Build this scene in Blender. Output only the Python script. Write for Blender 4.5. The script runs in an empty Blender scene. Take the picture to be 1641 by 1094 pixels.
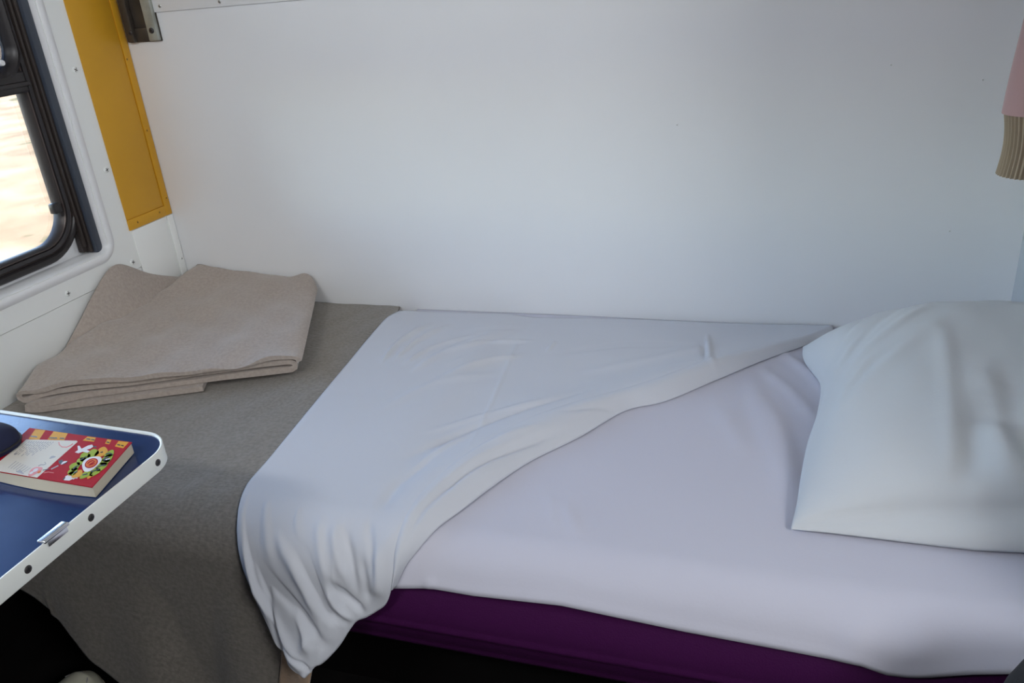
import bpy, bmesh, math, random
import numpy as np
from mathutils import Vector, Matrix

# ------------------------------------------------------------------ camera, sky, sun, exposure
SC = bpy.context.scene
COL = SC.collection
CZ = 1.149                      # eye height above the compartment floor
FPX = 1304.0                    # focal length in pixels of a 1641 x 1094 frame
ROT = np.array([[0.94981445, 0.05410635, -0.30809902],
                [0.30181637, -0.4173745, 0.85714958],
                [-0.08221544, -0.90712239, -0.41275851]])   # columns: camera right, camera down, camera forward
cam_data = bpy.data.cameras.new('camera')
cam = bpy.data.objects.new('camera', cam_data)
COL.objects.link(cam)
cam_data.sensor_width = 36.0
cam_data.lens = FPX / 1641.0 * 36.0
cam_data.clip_start = 0.02
cam_data.clip_end = 500
right, down, fwd = ROT[:, 0], ROT[:, 1], ROT[:, 2]
cam.matrix_world = Matrix(((right[0], -down[0], -fwd[0], 0), (right[1], -down[1], -fwd[1], 0),
                           (right[2], -down[2], -fwd[2], CZ), (0, 0, 0, 1)))
SC.camera = cam

SC.view_settings.view_transform = 'Standard'
SC.view_settings.look = 'None'
SC.view_settings.gamma = 1.0
SC.view_settings.use_curve_mapping = False
SC.view_settings.exposure = 0.55
SC.cycles.max_bounces = 14
SC.cycles.diffuse_bounces = 10
SC.cycles.sample_clamp_indirect = 8.0

world = bpy.data.worlds.new('sky')
SC.world = world
world.use_nodes = True
wn = world.node_tree.nodes
wl = world.node_tree.links
sky = wn.new('ShaderNodeTexSky')
sky.sky_type = 'NISHITA'
sky.sun_disc = False
sky.sun_elevation = math.radians(52)
sky.sun_rotation = math.radians(70)
sky.dust_density = 0.6
wl.new(sky.outputs[0], wn['Background'].inputs[0])
wn['Background'].inputs[1].default_value = 1.35

sun_data = bpy.data.lights.new('sun', 'SUN')
sun_data.energy = 2.0
sun_data.angle = math.radians(0.6)
sun_data.color = (1.0, 0.93, 0.82)
sun = bpy.data.objects.new('sun', sun_data)
COL.objects.link(sun)
sun.location = (6, -3, 8)
sun.rotation_euler = Vector((-0.62, 0.25, -1.0)).to_track_quat('-Z', 'Y').to_euler()   # from the far side of the train

def added_lamp(name, loc, direction, sx, sy, watts, colour, spread=180):
    d = bpy.data.lights.new(name, 'AREA'); d.shape = 'RECTANGLE'
    d.size, d.size_y, d.energy, d.color = sx, sy, watts, colour
    d.spread = math.radians(spread)
    o = bpy.data.objects.new(name, d); COL.objects.link(o)
    o.location = loc; o.rotation_euler = Vector(direction).to_track_quat('-Z', 'Y').to_euler()
W_WALL, W_HALL = 10.0, 24.0
added_lamp('added_wall_light', (-0.80, -0.655, 1.95), (0.1, 1, -0.5), 0.70, 0.16, W_WALL, (0.96, 0.97, 0.985))     # unseen lamp added high on the opposite wall as frontal fill
added_lamp('added_corridor_light', (1.13, -0.20, 1.62), (-1, 0.25, -0.2), 0.92, 0.50, W_HALL, (0.975, 0.98, 0.99))   # unseen lamp added in the corridor, fill light through the open door

# ------------------------------------------------------------------ helpers
def ray(p):
    return ROT @ np.array([p[0] - 820.5, p[1] - 547.0, FPX])
def at_x(p, x):
    r = ray(p); q = r / r[0] * x; return np.array([q[0], q[1], q[2] + CZ])
def at_y(p, y):
    r = ray(p); q = r / r[1] * y; return np.array([q[0], q[1], q[2] + CZ])
def at_z(p, z):
    r = ray(p); q = r / r[2] * (z - CZ); return np.array([q[0], q[1], q[2] + CZ])

def lin(c):
    return tuple(((v / 12.92) if v <= 0.04045 else ((v + 0.055) / 1.055) ** 2.4) for v in c)

def material(name, col, rough=0.5, spec=0.5, metal=0.0, bump=None, vary=None, sheen=0.0, coat=0.0, wear=None):
    """bump: (noise scale, strength, distance); vary: (second colour, noise scale); wear: (colour, scale, threshold)."""
    m = bpy.data.materials.new(name); m.use_nodes = True
    nt = m.node_tree; b = nt.nodes['Principled BSDF']; L = nt.links
    b.inputs['Base Color'].default_value = (*col, 1)
    b.inputs['Roughness'].default_value = rough
    b.inputs['Specular IOR Level'].default_value = spec
    b.inputs['Metallic'].default_value = metal
    b.inputs['Sheen Weight'].default_value = sheen
    b.inputs['Coat Weight'].default_value = coat
    tc = nt.nodes.new('ShaderNodeTexCoord')
    out = None
    if vary:
        n = nt.nodes.new('ShaderNodeTexNoise'); n.inputs['Scale'].default_value = vary[1]
        n.inputs['Detail'].default_value = 6
        L.new(tc.outputs['Object'], n.inputs['Vector'])
        r = nt.nodes.new('ShaderNodeValToRGB')
        r.color_ramp.elements[0].color = (*col, 1); r.color_ramp.elements[0].position = 0.35
        r.color_ramp.elements[1].color = (*vary[0], 1); r.color_ramp.elements[1].position = 0.65
        L.new(n.outputs['Fac'], r.inputs['Fac']); out = r.outputs['Color']
    if wear:
        n = nt.nodes.new('ShaderNodeTexNoise'); n.inputs['Scale'].default_value = wear[1]
        n.inputs['Detail'].default_value = 8
        L.new(tc.outputs['Object'], n.inputs['Vector'])
        r = nt.nodes.new('ShaderNodeValToRGB')
        r.color_ramp.elements[0].position = wear[2]; r.color_ramp.elements[1].position = min(1, wear[2] + 0.02)
        L.new(n.outputs['Fac'], r.inputs['Fac'])
        mx = nt.nodes.new('ShaderNodeMixRGB'); mx.inputs[1].default_value = (*col, 1)
        mx.inputs[2].default_value = (*wear[0], 1)
        if out: L.new(out, mx.inputs[1])
        L.new(r.outputs['Color'], mx.inputs[0]); out = mx.outputs[0]
    if out: L.new(out, b.inputs['Base Color'])
    if bump:
        n = nt.nodes.new('ShaderNodeTexNoise'); n.inputs['Scale'].default_value = bump[0]
        n.inputs['Detail'].default_value = 5
        L.new(tc.outputs['Object'], n.inputs['Vector'])
        bp = nt.nodes.new('ShaderNodeBump'); bp.inputs['Strength'].default_value = bump[1]
        bp.inputs['Distance'].default_value = bump[2]
        L.new(n.outputs['Fac'], bp.inputs['Height']); L.new(bp.outputs['Normal'], b.inputs['Normal'])
    return m

def wool_material(name, col, col2):
    """woven blanket: fine crossed ribs with fuzz."""
    m = material(name, col, rough=0.95, spec=0.1, vary=(col2, 160), sheen=0.25)
    nt = m.node_tree; L = nt.links; b = nt.nodes['Principled BSDF']
    tc = nt.nodes.new('ShaderNodeTexCoord'); mp = nt.nodes.new('ShaderNodeMapping')
    mp.inputs['Rotation'].default_value = (0, 0, 0.5)
    mp.inputs['Scale'].default_value = (70, 260, 160)
    L.new(tc.outputs['Object'], mp.inputs['Vector'])
    n = nt.nodes.new('ShaderNodeTexNoise'); n.inputs['Scale'].default_value = 1.0; n.inputs['Detail'].default_value = 4
    L.new(mp.outputs['Vector'], n.inputs['Vector'])
    bp = nt.nodes.new('ShaderNodeBump'); bp.inputs['Strength'].default_value = 0.8; bp.inputs['Distance'].default_value = 0.0018
    L.new(n.outputs['Fac'], bp.inputs['Height']); L.new(bp.outputs['Normal'], b.inputs['Normal'])
    return m

def glass_material(name, tint):
    m = bpy.data.materials.new(name); m.use_nodes = True
    nt = m.node_tree; nt.nodes.remove(nt.nodes['Principled BSDF'])
    o = nt.nodes['Material Output']
    t = nt.nodes.new('ShaderNodeBsdfTransparent'); t.inputs[0].default_value = (*tint, 1)
    g = nt.nodes.new('ShaderNodeBsdfGlossy'); g.inputs['Roughness'].default_value = 0.02
    f = nt.nodes.new('ShaderNodeFresnel'); f.inputs[0].default_value = 1.45
    mx = nt.nodes.new('ShaderNodeMixShader')
    nt.links.new(f.outputs[0], mx.inputs[0]); nt.links.new(t.outputs[0], mx.inputs[1]); nt.links.new(g.outputs[0], mx.inputs[2])
    nt.links.new(mx.outputs[0], o.inputs[0])
    return m

def link(name, mesh, mats, parent=None, smooth=False):
    o = bpy.data.objects.new(name, mesh)
    COL.objects.link(o)
    for m in (mats if isinstance(mats, (list, tuple)) else [mats]):
        mesh.materials.append(m)
    if parent is not None:
        o.parent = parent
        o.matrix_parent_inverse = Matrix.Translation(-Vector(parent.location))
    if smooth:
        for p in mesh.polygons: p.use_smooth = True
    return o

def from_bm(name, bm, mats, parent=None, smooth=False, angle=None):
    bmesh.ops.recalc_face_normals(bm, faces=bm.faces)
    me = bpy.data.meshes.new(name); bm.to_mesh(me); bm.free()
    o = link(name, me, mats, parent, smooth or angle is not None)
    if angle is not None:
        me.set_sharp_from_angle(angle=math.radians(angle))
    return o

def grid_bm(P, bm=None, wrap_v=False, mi=0):
    """P: (n, m, 3) array of points joined into quads."""
    bm = bm or bmesh.new()
    n, m = P.shape[:2]
    V = [[bm.verts.new(P[i, j]) for j in range(m)] for i in range(n)]
    for i in range(n - 1):
        for j in range(m if wrap_v else m - 1):
            k = (j + 1) % m
            f = bm.faces.new((V[i][j], V[i + 1][j], V[i + 1][k], V[i][k])); f.material_index = mi
    return bm, V

def box(bm, x0, x1, y0, y1, z0, z1, bevel=0.0, seg=2, mi=0):
    r = bmesh.ops.create_cube(bm, size=1.0)
    vs = r['verts']
    for v in vs:
        v.co = Vector(((x0 + x1) / 2 + v.co.x * (x1 - x0), (y0 + y1) / 2 + v.co.y * (y1 - y0), (z0 + z1) / 2 + v.co.z * (z1 - z0)))
    fs = {f for v in vs for f in v.link_faces}
    for f in fs: f.material_index = mi
    if bevel > 0:
        es = {e for v in vs for e in v.link_edges}
        bmesh.ops.bevel(bm, geom=list(es), offset=bevel, segments=seg, affect='EDGES', profile=0.5)
    return bm

def disc(bm, c, axis, r, h, n=20, dome=0.0, mi=0):
    """a short round stud standing on c along axis, top slightly domed."""
    a = Vector(axis).normalized(); t = a.orthogonal().normalized(); u = a.cross(t)
    c = Vector(c)
    rings = [(r, 0), (r, h * 0.6), (r * 0.85, h), (r * 0.4, h + dome)]
    V = []
    for rr, hh in rings:
        V.append([bm.verts.new(c + a * hh + t * rr * math.cos(2 * math.pi * i / n) + u * rr * math.sin(2 * math.pi * i / n)) for i in range(n)])
    for k in range(len(rings) - 1):
        for i in range(n):
            f = bm.faces.new((V[k][i], V[k][(i + 1) % n], V[k + 1][(i + 1) % n], V[k + 1][i])); f.material_index = mi
    f = bm.faces.new(V[-1]); f.material_index = mi
    f = bm.faces.new(list(reversed(V[0]))); f.material_index = mi
    return bm

def screw(parent, c, axis, r=0.005, mat=None, slot=None):
    bm = bmesh.new(); disc(bm, c, axis, r, r * 0.35, dome=r * 0.08)
    a = Vector(axis).normalized(); t = a.orthogonal().normalized()
    t = (Matrix.Rotation(random.random() * 3, 3, a) @ t); u = a.cross(t)
    q = Vector(c) + a * (r * 0.45)
    for tt, uu in ((t, u), (u, t)):
        vs = [bm.verts.new(q + tt * r * 0.65 * i + uu * r * 0.13 * j) for i, j in ((-1, -1), (1, -1), (1, 1), (-1, 1))]
        f = bm.faces.new(vs); f.material_index = 1
    return from_bm('screw', bm, [mat, slot or M['black']], parent, angle=40)

def tube(bm, pts, r, n=10, cap=True, mi=0):
    pts = [Vector(p) for p in pts]
    R = r if isinstance(r, (list, tuple)) else [r] * len(pts)
    V = []
    prev = None
    for i, p in enumerate(pts):
        d = (pts[min(i + 1, len(pts) - 1)] - pts[max(i - 1, 0)]).normalized()
        t = d.orthogonal().normalized() if prev is None else (prev - d * prev.dot(d)).normalized()
        prev = t; u = d.cross(t)
        V.append([bm.verts.new(p + (t * math.cos(2 * math.pi * k / n) + u * math.sin(2 * math.pi * k / n)) * R[i]) for k in range(n)])
    for i in range(len(pts) - 1):
        for k in range(n):
            f = bm.faces.new((V[i][k], V[i][(k + 1) % n], V[i + 1][(k + 1) % n], V[i + 1][k])); f.material_index = mi
    if cap:
        bm.faces.new(V[0]).material_index = mi; bm.faces.new(V[-1]).material_index = mi
    return bm

def smooth_curve(pts, n):
    """n points at even spacing along a Catmull-Rom curve through pts."""
    p = np.array(pts, float)
    q = np.vstack([2 * p[0] - p[1], p, 2 * p[-1] - p[-2]])
    out = []
    for i in range(1, len(q) - 2):
        t0 = 0.0; d = [max(np.linalg.norm(q[k + 1] - q[k]), 1e-9) ** 0.5 for k in (i - 1, i, i + 1)]
        t1 = d[0]; t2 = t1 + d[1]; t3 = t2 + d[2]
        for t in np.linspace(t1, t2, 40, endpoint=False):
            A1 = (t1 - t) / (t1 - t0) * q[i - 1] + (t - t0) / (t1 - t0) * q[i]
            A2 = (t2 - t) / (t2 - t1) * q[i] + (t - t1) / (t2 - t1) * q[i + 1]
            A3 = (t3 - t) / (t3 - t2) * q[i + 1] + (t - t2) / (t3 - t2) * q[i + 2]
            B1 = (t2 - t) / (t2 - t0) * A1 + (t - t0) / (t2 - t0) * A2
            B2 = (t3 - t) / (t3 - t1) * A2 + (t - t1) / (t3 - t1) * A3
            out.append((t2 - t) / (t2 - t1) * B1 + (t - t1) / (t2 - t1) * B2)
    out.append(p[-1]); out = np.array(out)
    L = np.concatenate([[0], np.cumsum(np.linalg.norm(np.diff(out, axis=0), axis=1))])
    s = np.linspace(0, L[-1], n)
    return np.stack([np.interp(s, L, out[:, k]) for k in range(p.shape[1])], 1)

def sstep(a, b, x):
    t = np.clip((np.asarray(x, float) - a) / (b - a), 0, 1); return t * t * (3 - 2 * t)

def line_dist(Q, pl):
    """distance of every point in Q (N, 2) to the polyline pl, and the place along it (0..1)."""
    pl = np.array(pl, float); best = np.full(len(Q), 1e9); along = np.zeros(len(Q))
    L = np.concatenate([[0], np.cumsum(np.linalg.norm(np.diff(pl, axis=0), axis=1))])
    for i in range(len(pl) - 1):
        d = pl[i + 1] - pl[i]; t = np.clip(((Q - pl[i]) @ d) / max(d @ d, 1e-12), 0, 1)
        r = np.linalg.norm(Q - pl[i] - t[:, None] * d, axis=1)
        k = r < best; best[k] = r[k]; along[k] = (L[i] + t[k] * (L[i + 1] - L[i])) / L[-1]
    return best, along

def soft_noise(Q, scale, seed):
    """smooth value built from a few sine waves, about -1..1."""
    rs = np.random.RandomState(seed); v = np.zeros(len(Q))
    for k in range(7):
        a = rs.rand() * 6.283; w = scale * (0.6 + rs.rand() * 1.1)
        v += np.sin((Q[:, 0] * math.cos(a) + Q[:, 1] * math.sin(a)) * w + rs.rand() * 6.28)
    return v / 3.2

def tag(o, label=None, cat=None, group=None, kind=None):
    if label: o['label'] = label
    if cat: o['category'] = cat
    if group: o['group'] = group
    if kind: o['kind'] = kind
    return o

def thing(name, loc, label, cat, group=None):
    o = bpy.data.objects.new(name, None); o.empty_display_size = 0.05
    COL.objects.link(o); o.location = loc
    bpy.context.view_layer.update()
    return tag(o, label, cat, group)

random.seed(4)
# ------------------------------------------------------------------ materials
M = {}
M['wall'] = material('painted_panel', (0.76, 0.77, 0.78), 0.38, 0.4, bump=(9, 0.06, 0.01), vary=((0.74, 0.75, 0.76), 3))
M['left_wall'] = material('painted_side_panel', (0.86, 0.88, 0.86), 0.36, 0.4, bump=(14, 0.05, 0.01), vary=((0.84, 0.86, 0.84), 4))
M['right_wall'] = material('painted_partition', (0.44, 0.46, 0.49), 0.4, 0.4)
M['white_gloss'] = material('white_gloss_paint', (0.78, 0.79, 0.80), 0.22, 0.5)
M['ceiling'] = material('ceiling_paint', (0.42, 0.42, 0.41), 0.6)
M['front_wall'] = material('grey_laminate_panel', (0.30, 0.29, 0.28), 0.5)
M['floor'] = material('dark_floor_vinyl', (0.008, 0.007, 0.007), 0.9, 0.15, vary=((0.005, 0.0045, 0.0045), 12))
M['yellow'] = material('mustard_enamel', (0.66, 0.34, 0.02), 0.42, 0.4, vary=((0.62, 0.32, 0.018), 6))
M['black'] = material('black_gap', (0.012, 0.011, 0.011), 0.6)
M['rubber'] = material('black_rubber', (0.022, 0.019, 0.020), 0.38, 0.5)
M['channel'] = material('slate_channel', (0.045, 0.055, 0.075), 0.35, 0.5)
M['dark_bronze'] = material('dark_bronze', (0.05, 0.04, 0.036), 0.4, 0.5, metal=0.3)
M['bronze'] = material('bronze_anodised', (0.13, 0.105, 0.095), 0.35, 0.5, metal=0.6)
M['glass'] = glass_material('window_glass', (0.97, 0.97, 0.96))
M['tint'] = glass_material('tinted_glass', (0.52, 0.52, 0.54))
M['steel'] = material('dull_steel', (0.40, 0.42, 0.38), 0.45, metal=0.35, vary=((0.30, 0.31, 0.27), 30))
M['dark_steel'] = material('oily_dark_steel', (0.045, 0.038, 0.032), 0.5, metal=0.3, vary=((0.08, 0.065, 0.05), 22))
M['screw'] = material('screw_metal', (0.5, 0.5, 0.48), 0.35, metal=0.9)
M['dark_screw'] = material('dark_screw_head', (0.05, 0.045, 0.045), 0.4, metal=0.3)
M['vinyl'] = material('purple_vinyl', (0.052, 0.008, 0.057), 0.30, 0.5, bump=(420, 0.25, 0.002))
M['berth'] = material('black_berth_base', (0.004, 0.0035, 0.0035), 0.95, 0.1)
M['sheet'] = material('white_cotton', (0.57, 0.59, 0.64), 0.85, 0.2, bump=(260, 0.12, 0.001), sheen=0.1)
M['low_sheet'] = material('lilac_white_cotton', (0.55, 0.55, 0.63), 0.85, 0.2, bump=(260, 0.12, 0.001), sheen=0.1)
M['pillow'] = material('pillow_cotton', (0.58, 0.60, 0.615), 0.85, 0.2, bump=(240, 0.12, 0.001), sheen=0.1)
M['wool'] = wool_material('grey_brown_wool', (0.245, 0.222, 0.192), (0.19, 0.170, 0.145))
M['wool_fold'] = wool_material('taupe_wool', (0.43, 0.37, 0.325), (0.37, 0.318, 0.278))
M['wool_hem'] = wool_material('tan_hem', (0.42, 0.29, 0.19), (0.38, 0.26, 0.17))
M['laminate'] = material('navy_laminate', (0.014, 0.032, 0.105), 0.16, 0.6, bump=(60, 0.03, 0.002), vary=((0.018, 0.040, 0.125), 9))
M['rim'] = material('cream_rim', (0.72, 0.74, 0.70), 0.3, 0.5, wear=((0.5, 0.5, 0.47), 40, 0.72))
M['alu'] = material('bright_aluminium', (0.8, 0.81, 0.83), 0.25, metal=0.9)
M['paper'] = material('page_edges', (0.50, 0.45, 0.35), 0.85, bump=(300, 0.2, 0.001))
M['red'] = material('cover_red', (0.36, 0.003, 0.014), 0.55, 0.06)
M['cov_yellow'] = material('cover_yellow', (0.62, 0.30, 0.01), 0.5, 0.15)
M['cov_cream'] = material('cover_cream', (0.62, 0.59, 0.53), 0.5, 0.15)
M['cov_green'] = material('cover_green', (0.27, 0.36, 0.012), 0.5, 0.15)
M['cov_white'] = material('cover_white', (0.66, 0.65, 0.68), 0.5, 0.15)
M['cov_orange'] = material('cover_orange', (0.60, 0.12, 0.012), 0.5, 0.15)
M['cov_ink'] = material('cover_ink', (0.03, 0.03, 0.035), 0.25, 0.5)
M['cov_grey'] = material('cover_print_grey', (0.36, 0.35, 0.36), 0.25, 0.5)
M['cov_pink'] = material('cover_pink', (0.66, 0.22, 0.20), 0.25, 0.5)
M['navy_case'] = material('navy_case_cloth', (0.010, 0.013, 0.040), 0.75, 0.3)
M['pink'] = material('dusty_pink_cotton', (0.40, 0.265, 0.265), 0.9, 0.2, bump=(200, 0.2, 0.001), sheen=0.2)
M['rib'] = material('beige_rib_knit', (0.30, 0.245, 0.175), 0.9, 0.2, bump=(300, 0.2, 0.001), sheen=0.2)
M['cream_rubber'] = material('cream_toe_rubber', (0.62, 0.60, 0.48), 0.5)
M['shoe'] = material('black_canvas', (0.012, 0.012, 0.012), 0.9, bump=(300, 0.2, 0.001))
M['lace'] = material('white_lace', (0.6, 0.6, 0.58), 0.9)
M['bag'] = material('black_nylon', (0.007, 0.007, 0.008), 0.8, bump=(200, 0.3, 0.001))
M['diffuser'] = material('added_lamp_diffuser', (0.85, 0.85, 0.82), 0.4)  # glowing front of the two added fill lamps
b_ = M['diffuser'].node_tree.nodes['Principled BSDF']; b_.inputs['Emission Color'].default_value = (0.93, 0.965, 1.0, 1); b_.inputs['Emission Strength'].default_value = 1.5
M['sand'] = material('desert_sand', (0.40, 0.25, 0.13), 0.95, 0.1, vary=((0.24, 0.145, 0.07), 0.9), wear=((0.16, 0.12, 0.05), 0.5, 0.60))

# ------------------------------------------------------------------ the compartment shell
XL, XR, YB, YF, ZC = -1.434, 0.409, 1.600, -0.75, 2.25
ZB = 0.45                                   # top of the made-up berth
def slab(name, mat, *b):
    bm = bmesh.new(); box(bm, *b)
    return tag(from_bm(name, bm, mat), kind='structure')

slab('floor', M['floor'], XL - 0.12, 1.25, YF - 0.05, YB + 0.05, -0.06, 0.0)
slab('ceiling', M['ceiling'], XL - 0.12, 1.25, YF - 0.05, YB + 0.05, ZC, ZC + 0.06)
wall_back = slab('wall_back', M['wall'], XL - 0.12, 1.25, YB, YB + 0.05, 0.0, ZC)
DY0, DY1, DZ = -0.25, 0.69, 2.0                                # open door to the corridor, beside the head of the berth
bm = bmesh.new()
box(bm, XR, XR + 0.05, DY1, YB, 0.0, ZC); box(bm, XR, XR + 0.05, YF, DY0, 0.0, ZC); box(bm, XR, XR + 0.05, DY0, DY1, DZ, ZC)
tag(from_bm('wall_right', bm, M['right_wall']), kind='structure')
bm = bmesh.new()
for b_ in ((DY0, DY0 + 0.02, 0.0, DZ), (DY1 - 0.02, DY1, 0.0, DZ), (DY0 + 0.02, DY1 - 0.02, DZ - 0.02, DZ)): box(bm, XR - 0.004, XR + 0.054, b_[0], b_[1], b_[2], b_[3], 0.002)
tag(from_bm('door_1', bm, M['alu'], angle=40), kind='structure')
slab('wall_corridor', M['wall'], 1.2, 1.25, YF, YB, 0.0, ZC)
slab('wall_front', M['front_wall'], XL - 0.12, 1.25, YF - 0.05, YF, 0.0, ZC)

WY0, WY1, WZ0, WZ1 = 0.12, 1.381, CZ - 0.497, CZ + 0.47      # opening in the side wall
bm = bmesh.new()
box(bm, XL - 0.12, XL, YF, YB, CZ - 0.561, WZ0)
box(bm, XL - 0.12, XL - 0.0015, YF, YB, 0.0, CZ - 0.5625)                  # lower panel, a hair behind: the seam
box(bm, XL - 0.12, XL - 0.006, YF, YB, CZ - 0.5625, CZ - 0.561)
box(bm, XL - 0.12, XL, YF, YB, WZ1, ZC)
box(bm, XL - 0.12, XL, YF, WY0, WZ0, WZ1)
box(bm, XL - 0.12, XL, WY1, YB, WZ0, WZ1)
wall_left = tag(from_bm('wall_left', bm, M['left_wall']), kind='structure')
for p in ((108, 470), (120, 112), (170, 272), (212, 420)):
    screw(wall_left, at_x(p, XL), (1, 0, 0), 0.0068, M['left_wall'], M['dark_steel'])
q = at_x((67, 546), XL)
for p in ((1575, 128), (1428, 104), (1085, 200), (1522, 370)):
    screw(wall_back, at_y(p, YB), (0, -1, 0), 0.0022, M['wall'], M['steel'])

cl_ = thing('added_wall_lamp', (-0.80, YF, 1.95), 'added long white fill lamp, unseen, on the wall above the opposite bench', 'lamp')  # unseen fixture added to carry the frontal fill light
bm = bmesh.new(); box(bm, -1.18, -0.42, YF, YF + 0.03, 1.85, 2.05, 0.006)
from_bm('housing', bm, M['white_gloss'], cl_, angle=40)
bm = bmesh.new(); box(bm, -1.15, -0.45, YF + 0.0302, YF + 0.075, 1.87, 2.03, 0.02, 4)
from_bm('diffuser', bm, M['diffuser'], cl_, angle=40)
c2_ = thing('added_corridor_lamp', (1.2, -0.20, 1.62), 'added large white fill lamp, unseen, in the corridor facing the open compartment door', 'lamp')  # unseen fixture added as source for the light from the doorway
bm = bmesh.new(); box(bm, 1.17, 1.1985, -0.70, 0.30, 1.32, 1.92, 0.008)
from_bm('housing', bm, M['white_gloss'], c2_, angle=40)
bm = bmesh.new(); box(bm, 1.145, 1.1698, -0.68, 0.28, 1.34, 1.90, 0.012, 3)
from_bm('diffuser', bm, M['diffuser'], c2_, angle=40)
# the bench on the near side, behind the viewer
bn = thing('opposite_bench', (-0.5, -0.5, 0.0), 'purple vinyl bench facing the made-up berth', 'bench')
bm = bmesh.new(); box(bm, XL + 0.004, XR - 0.004, YF + 0.11, -0.22, 0.30, 0.45, 0.035, 4)
from_bm('seat', bm, M['vinyl'], bn, angle=50)
bm = bmesh.new(); box(bm, XL + 0.004, XR - 0.004, YF + 0.002, YF + 0.105, 0.46, 1.15, 0.03, 4)
from_bm('backrest', bm, M['vinyl'], bn, angle=50)
bm = bmesh.new(); box(bm, XL + 0.004, XR - 0.004, YF + 0.05, -0.30, 0.0, 0.2995)
from_bm('base', bm, M['berth'], bn, angle=50)

bm = bmesh.new(); box(bm, XL, XL + 0.004, YF + 0.01, YB - 0.01, 0.0, 0.405)  # black panel added to darken the lower left wall
tag(from_bm('dark_panel_left', bm, M['berth']), kind='structure')

# ------------------------------------------------------------------ window
def rrect(y0, y1, z0, z1, r, n=10):
    out = []
    for cy, cz, a0 in ((y1 - r, z1 - r, 0), (y0 + r, z1 - r, 90), (y0 + r, z0 + r, 180), (y1 - r, z0 + r, 270)):
        for k in range(n + 1):
            a = math.radians(a0 + 90 * k / n); out.append((cy + r * math.cos(a), cz + r * math.sin(a)))
    return np.array(out)
def loops(name, specs, mat, parent, closed=True, angle=50):
    """specs: (x, loop); successive loops are bridged, the last with the first when closed."""
    P = np.array([[(x, a[0], a[1]) for a in lp] for x, lp in specs])
    if closed: P = np.concatenate([P, P[:1]])
    bm, V = grid_bm(P, wrap_v=True)
    bmesh.ops.remove_doubles(bm, verts=bm.verts, dist=1e-6)
    return from_bm(name, bm, mat, parent, angle=angle)

win = tag(bpy.data.objects.new('window_1', None), kind='structure'); COL.objects.link(win)
def W(i, r): return rrect(WY0 - i, WY1 + i, WZ0 - i, WZ1 + i, r)   # grown by i
loops('lip', [(XL - 0.001, W(0.022, 0.05)), (XL + 0.0022, W(0.016, 0.044)), (XL + 0.0035, W(0.009, 0.036)), (XL + 0.0022, W(0.003, 0.028)),
              (XL - 0.003, W(-0.001, 0.02)), (XL - 0.012, W(-0.004, 0.016)), (XL - 0.09, W(-0.005, 0.015)), (XL - 0.09, W(0.0, 0.02)), (XL - 0.01, W(0.012, 0.03))],
      M['white_gloss'], win, angle=70)
GY0, GY1, GZ0, GZ1 = 0.148, 1.361, CZ - 0.484, CZ + 0.44       # outline of the rubber frame
XG = XL - 0.041
def G(i, r=0.11): return rrect(GY0 - i, GY1 + i, GZ0 - i, GZ1 + i, max(r + i, 0.004))
loops('backing_frame', [(XG - 0.006, W(-0.004, 0.01)), (XG - 0.006, G(-0.012)), (XG - 0.014, G(-0.012)), (XG - 0.014, W(-0.004, 0.01))], M['white_gloss'], win)
loops('gasket', [(XG - 0.005, G(0.0)), (XG + 0.008, G(-0.001)), (XG + 0.013, G(-0.006)), (XG + 0.013, G(-0.014)), (XG + 0.007, G(-0.0175)),
                 (XG + 0.007, G(-0.021)), (XG + 0.012, G(-0.023)), (XG + 0.010, G(-0.030)), (XG + 0.004, G(-0.031)), (XG - 0.02, G(-0.033)), (XG - 0.02, G(0.0))], M['rubber'], win)
loops('sash', [(XG + 0.006, G(-0.031)), (XG + 0.006, G(-0.034)), (XG + 0.001, G(-0.037)), (XG - 0.012, G(-0.038)), (XG - 0.02, G(-0.038)), (XG - 0.02, G(-0.031))], M['dark_bronze'], win)
# thin bright beads set in the gasket
loops('bead', [(XG + 0.0075, G(-0.0178)), (XG + 0.0095, G(-0.019)), (XG + 0.0075, G(-0.0205))], M['bronze'], win)
loops('bead', [(XG + 0.0065, G(-0.0312)), (XG + 0.0085, G(-0.0325)), (XG + 0.0065, G(-0.034))], M['bronze'], win)
bm = bmesh.new()                                                # sliding curtain channel at the near-corner side
yc = 1.377
box(bm, XL - 0.040, XL - 0.012, yc - 0.019, yc, WZ0 + 0.003, WZ1 - 0.01, 0.003)
channel = from_bm('channel', bm, M['channel'], win, angle=40)
bm = bmesh.new()
box(bm, XL - 0.042, XL - 0.020, yc - 0.027, yc - 0.0195, WZ0 + 0.008, WZ1 - 0.01, 0.001)
box(bm, XL - 0.042, XL - 0.024, yc - 0.036, yc - 0.030, WZ0 + 0.022, WZ1 - 0.01, 0.001)
box(bm, XL - 0.043, XL - 0.031, yc - 0.038, yc - 0.0195, WZ0 + 0.010, WZ1 - 0.01, 0.0)
from_bm('channel_guide', bm, M['dark_bronze'], win, angle=40)
zr0, zr1 = CZ - 0.142, CZ - 0.100                               # rail between the lower and the upper pane
bm = bmesh.new()
box(bm, XG - 0.02, XG + 0.012, GY0 + 0.03, GY1 - 0.03, zr0, zr1, 0.005, 3)
box(bm, XG - 0.012, XG + 0.018, GY0 + 0.03, GY1 - 0.028, zr0 + 0.012, zr0 + 0.022, 0.004, 2)
from_bm('middle_rail', bm, M['rubber'], win, angle=40)
U0 = rrect(GY0 + 0.045, GY1 - 0.046, zr1 - 0.012, GZ1 - 0.04, 0.07)
def UP(i): return rrect(GY0 + 0.03 + i, GY1 - 0.030 - i, zr1 - 0.012 + i, GZ1 - 0.03 - i, 0.055 - i * 0.3)
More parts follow.
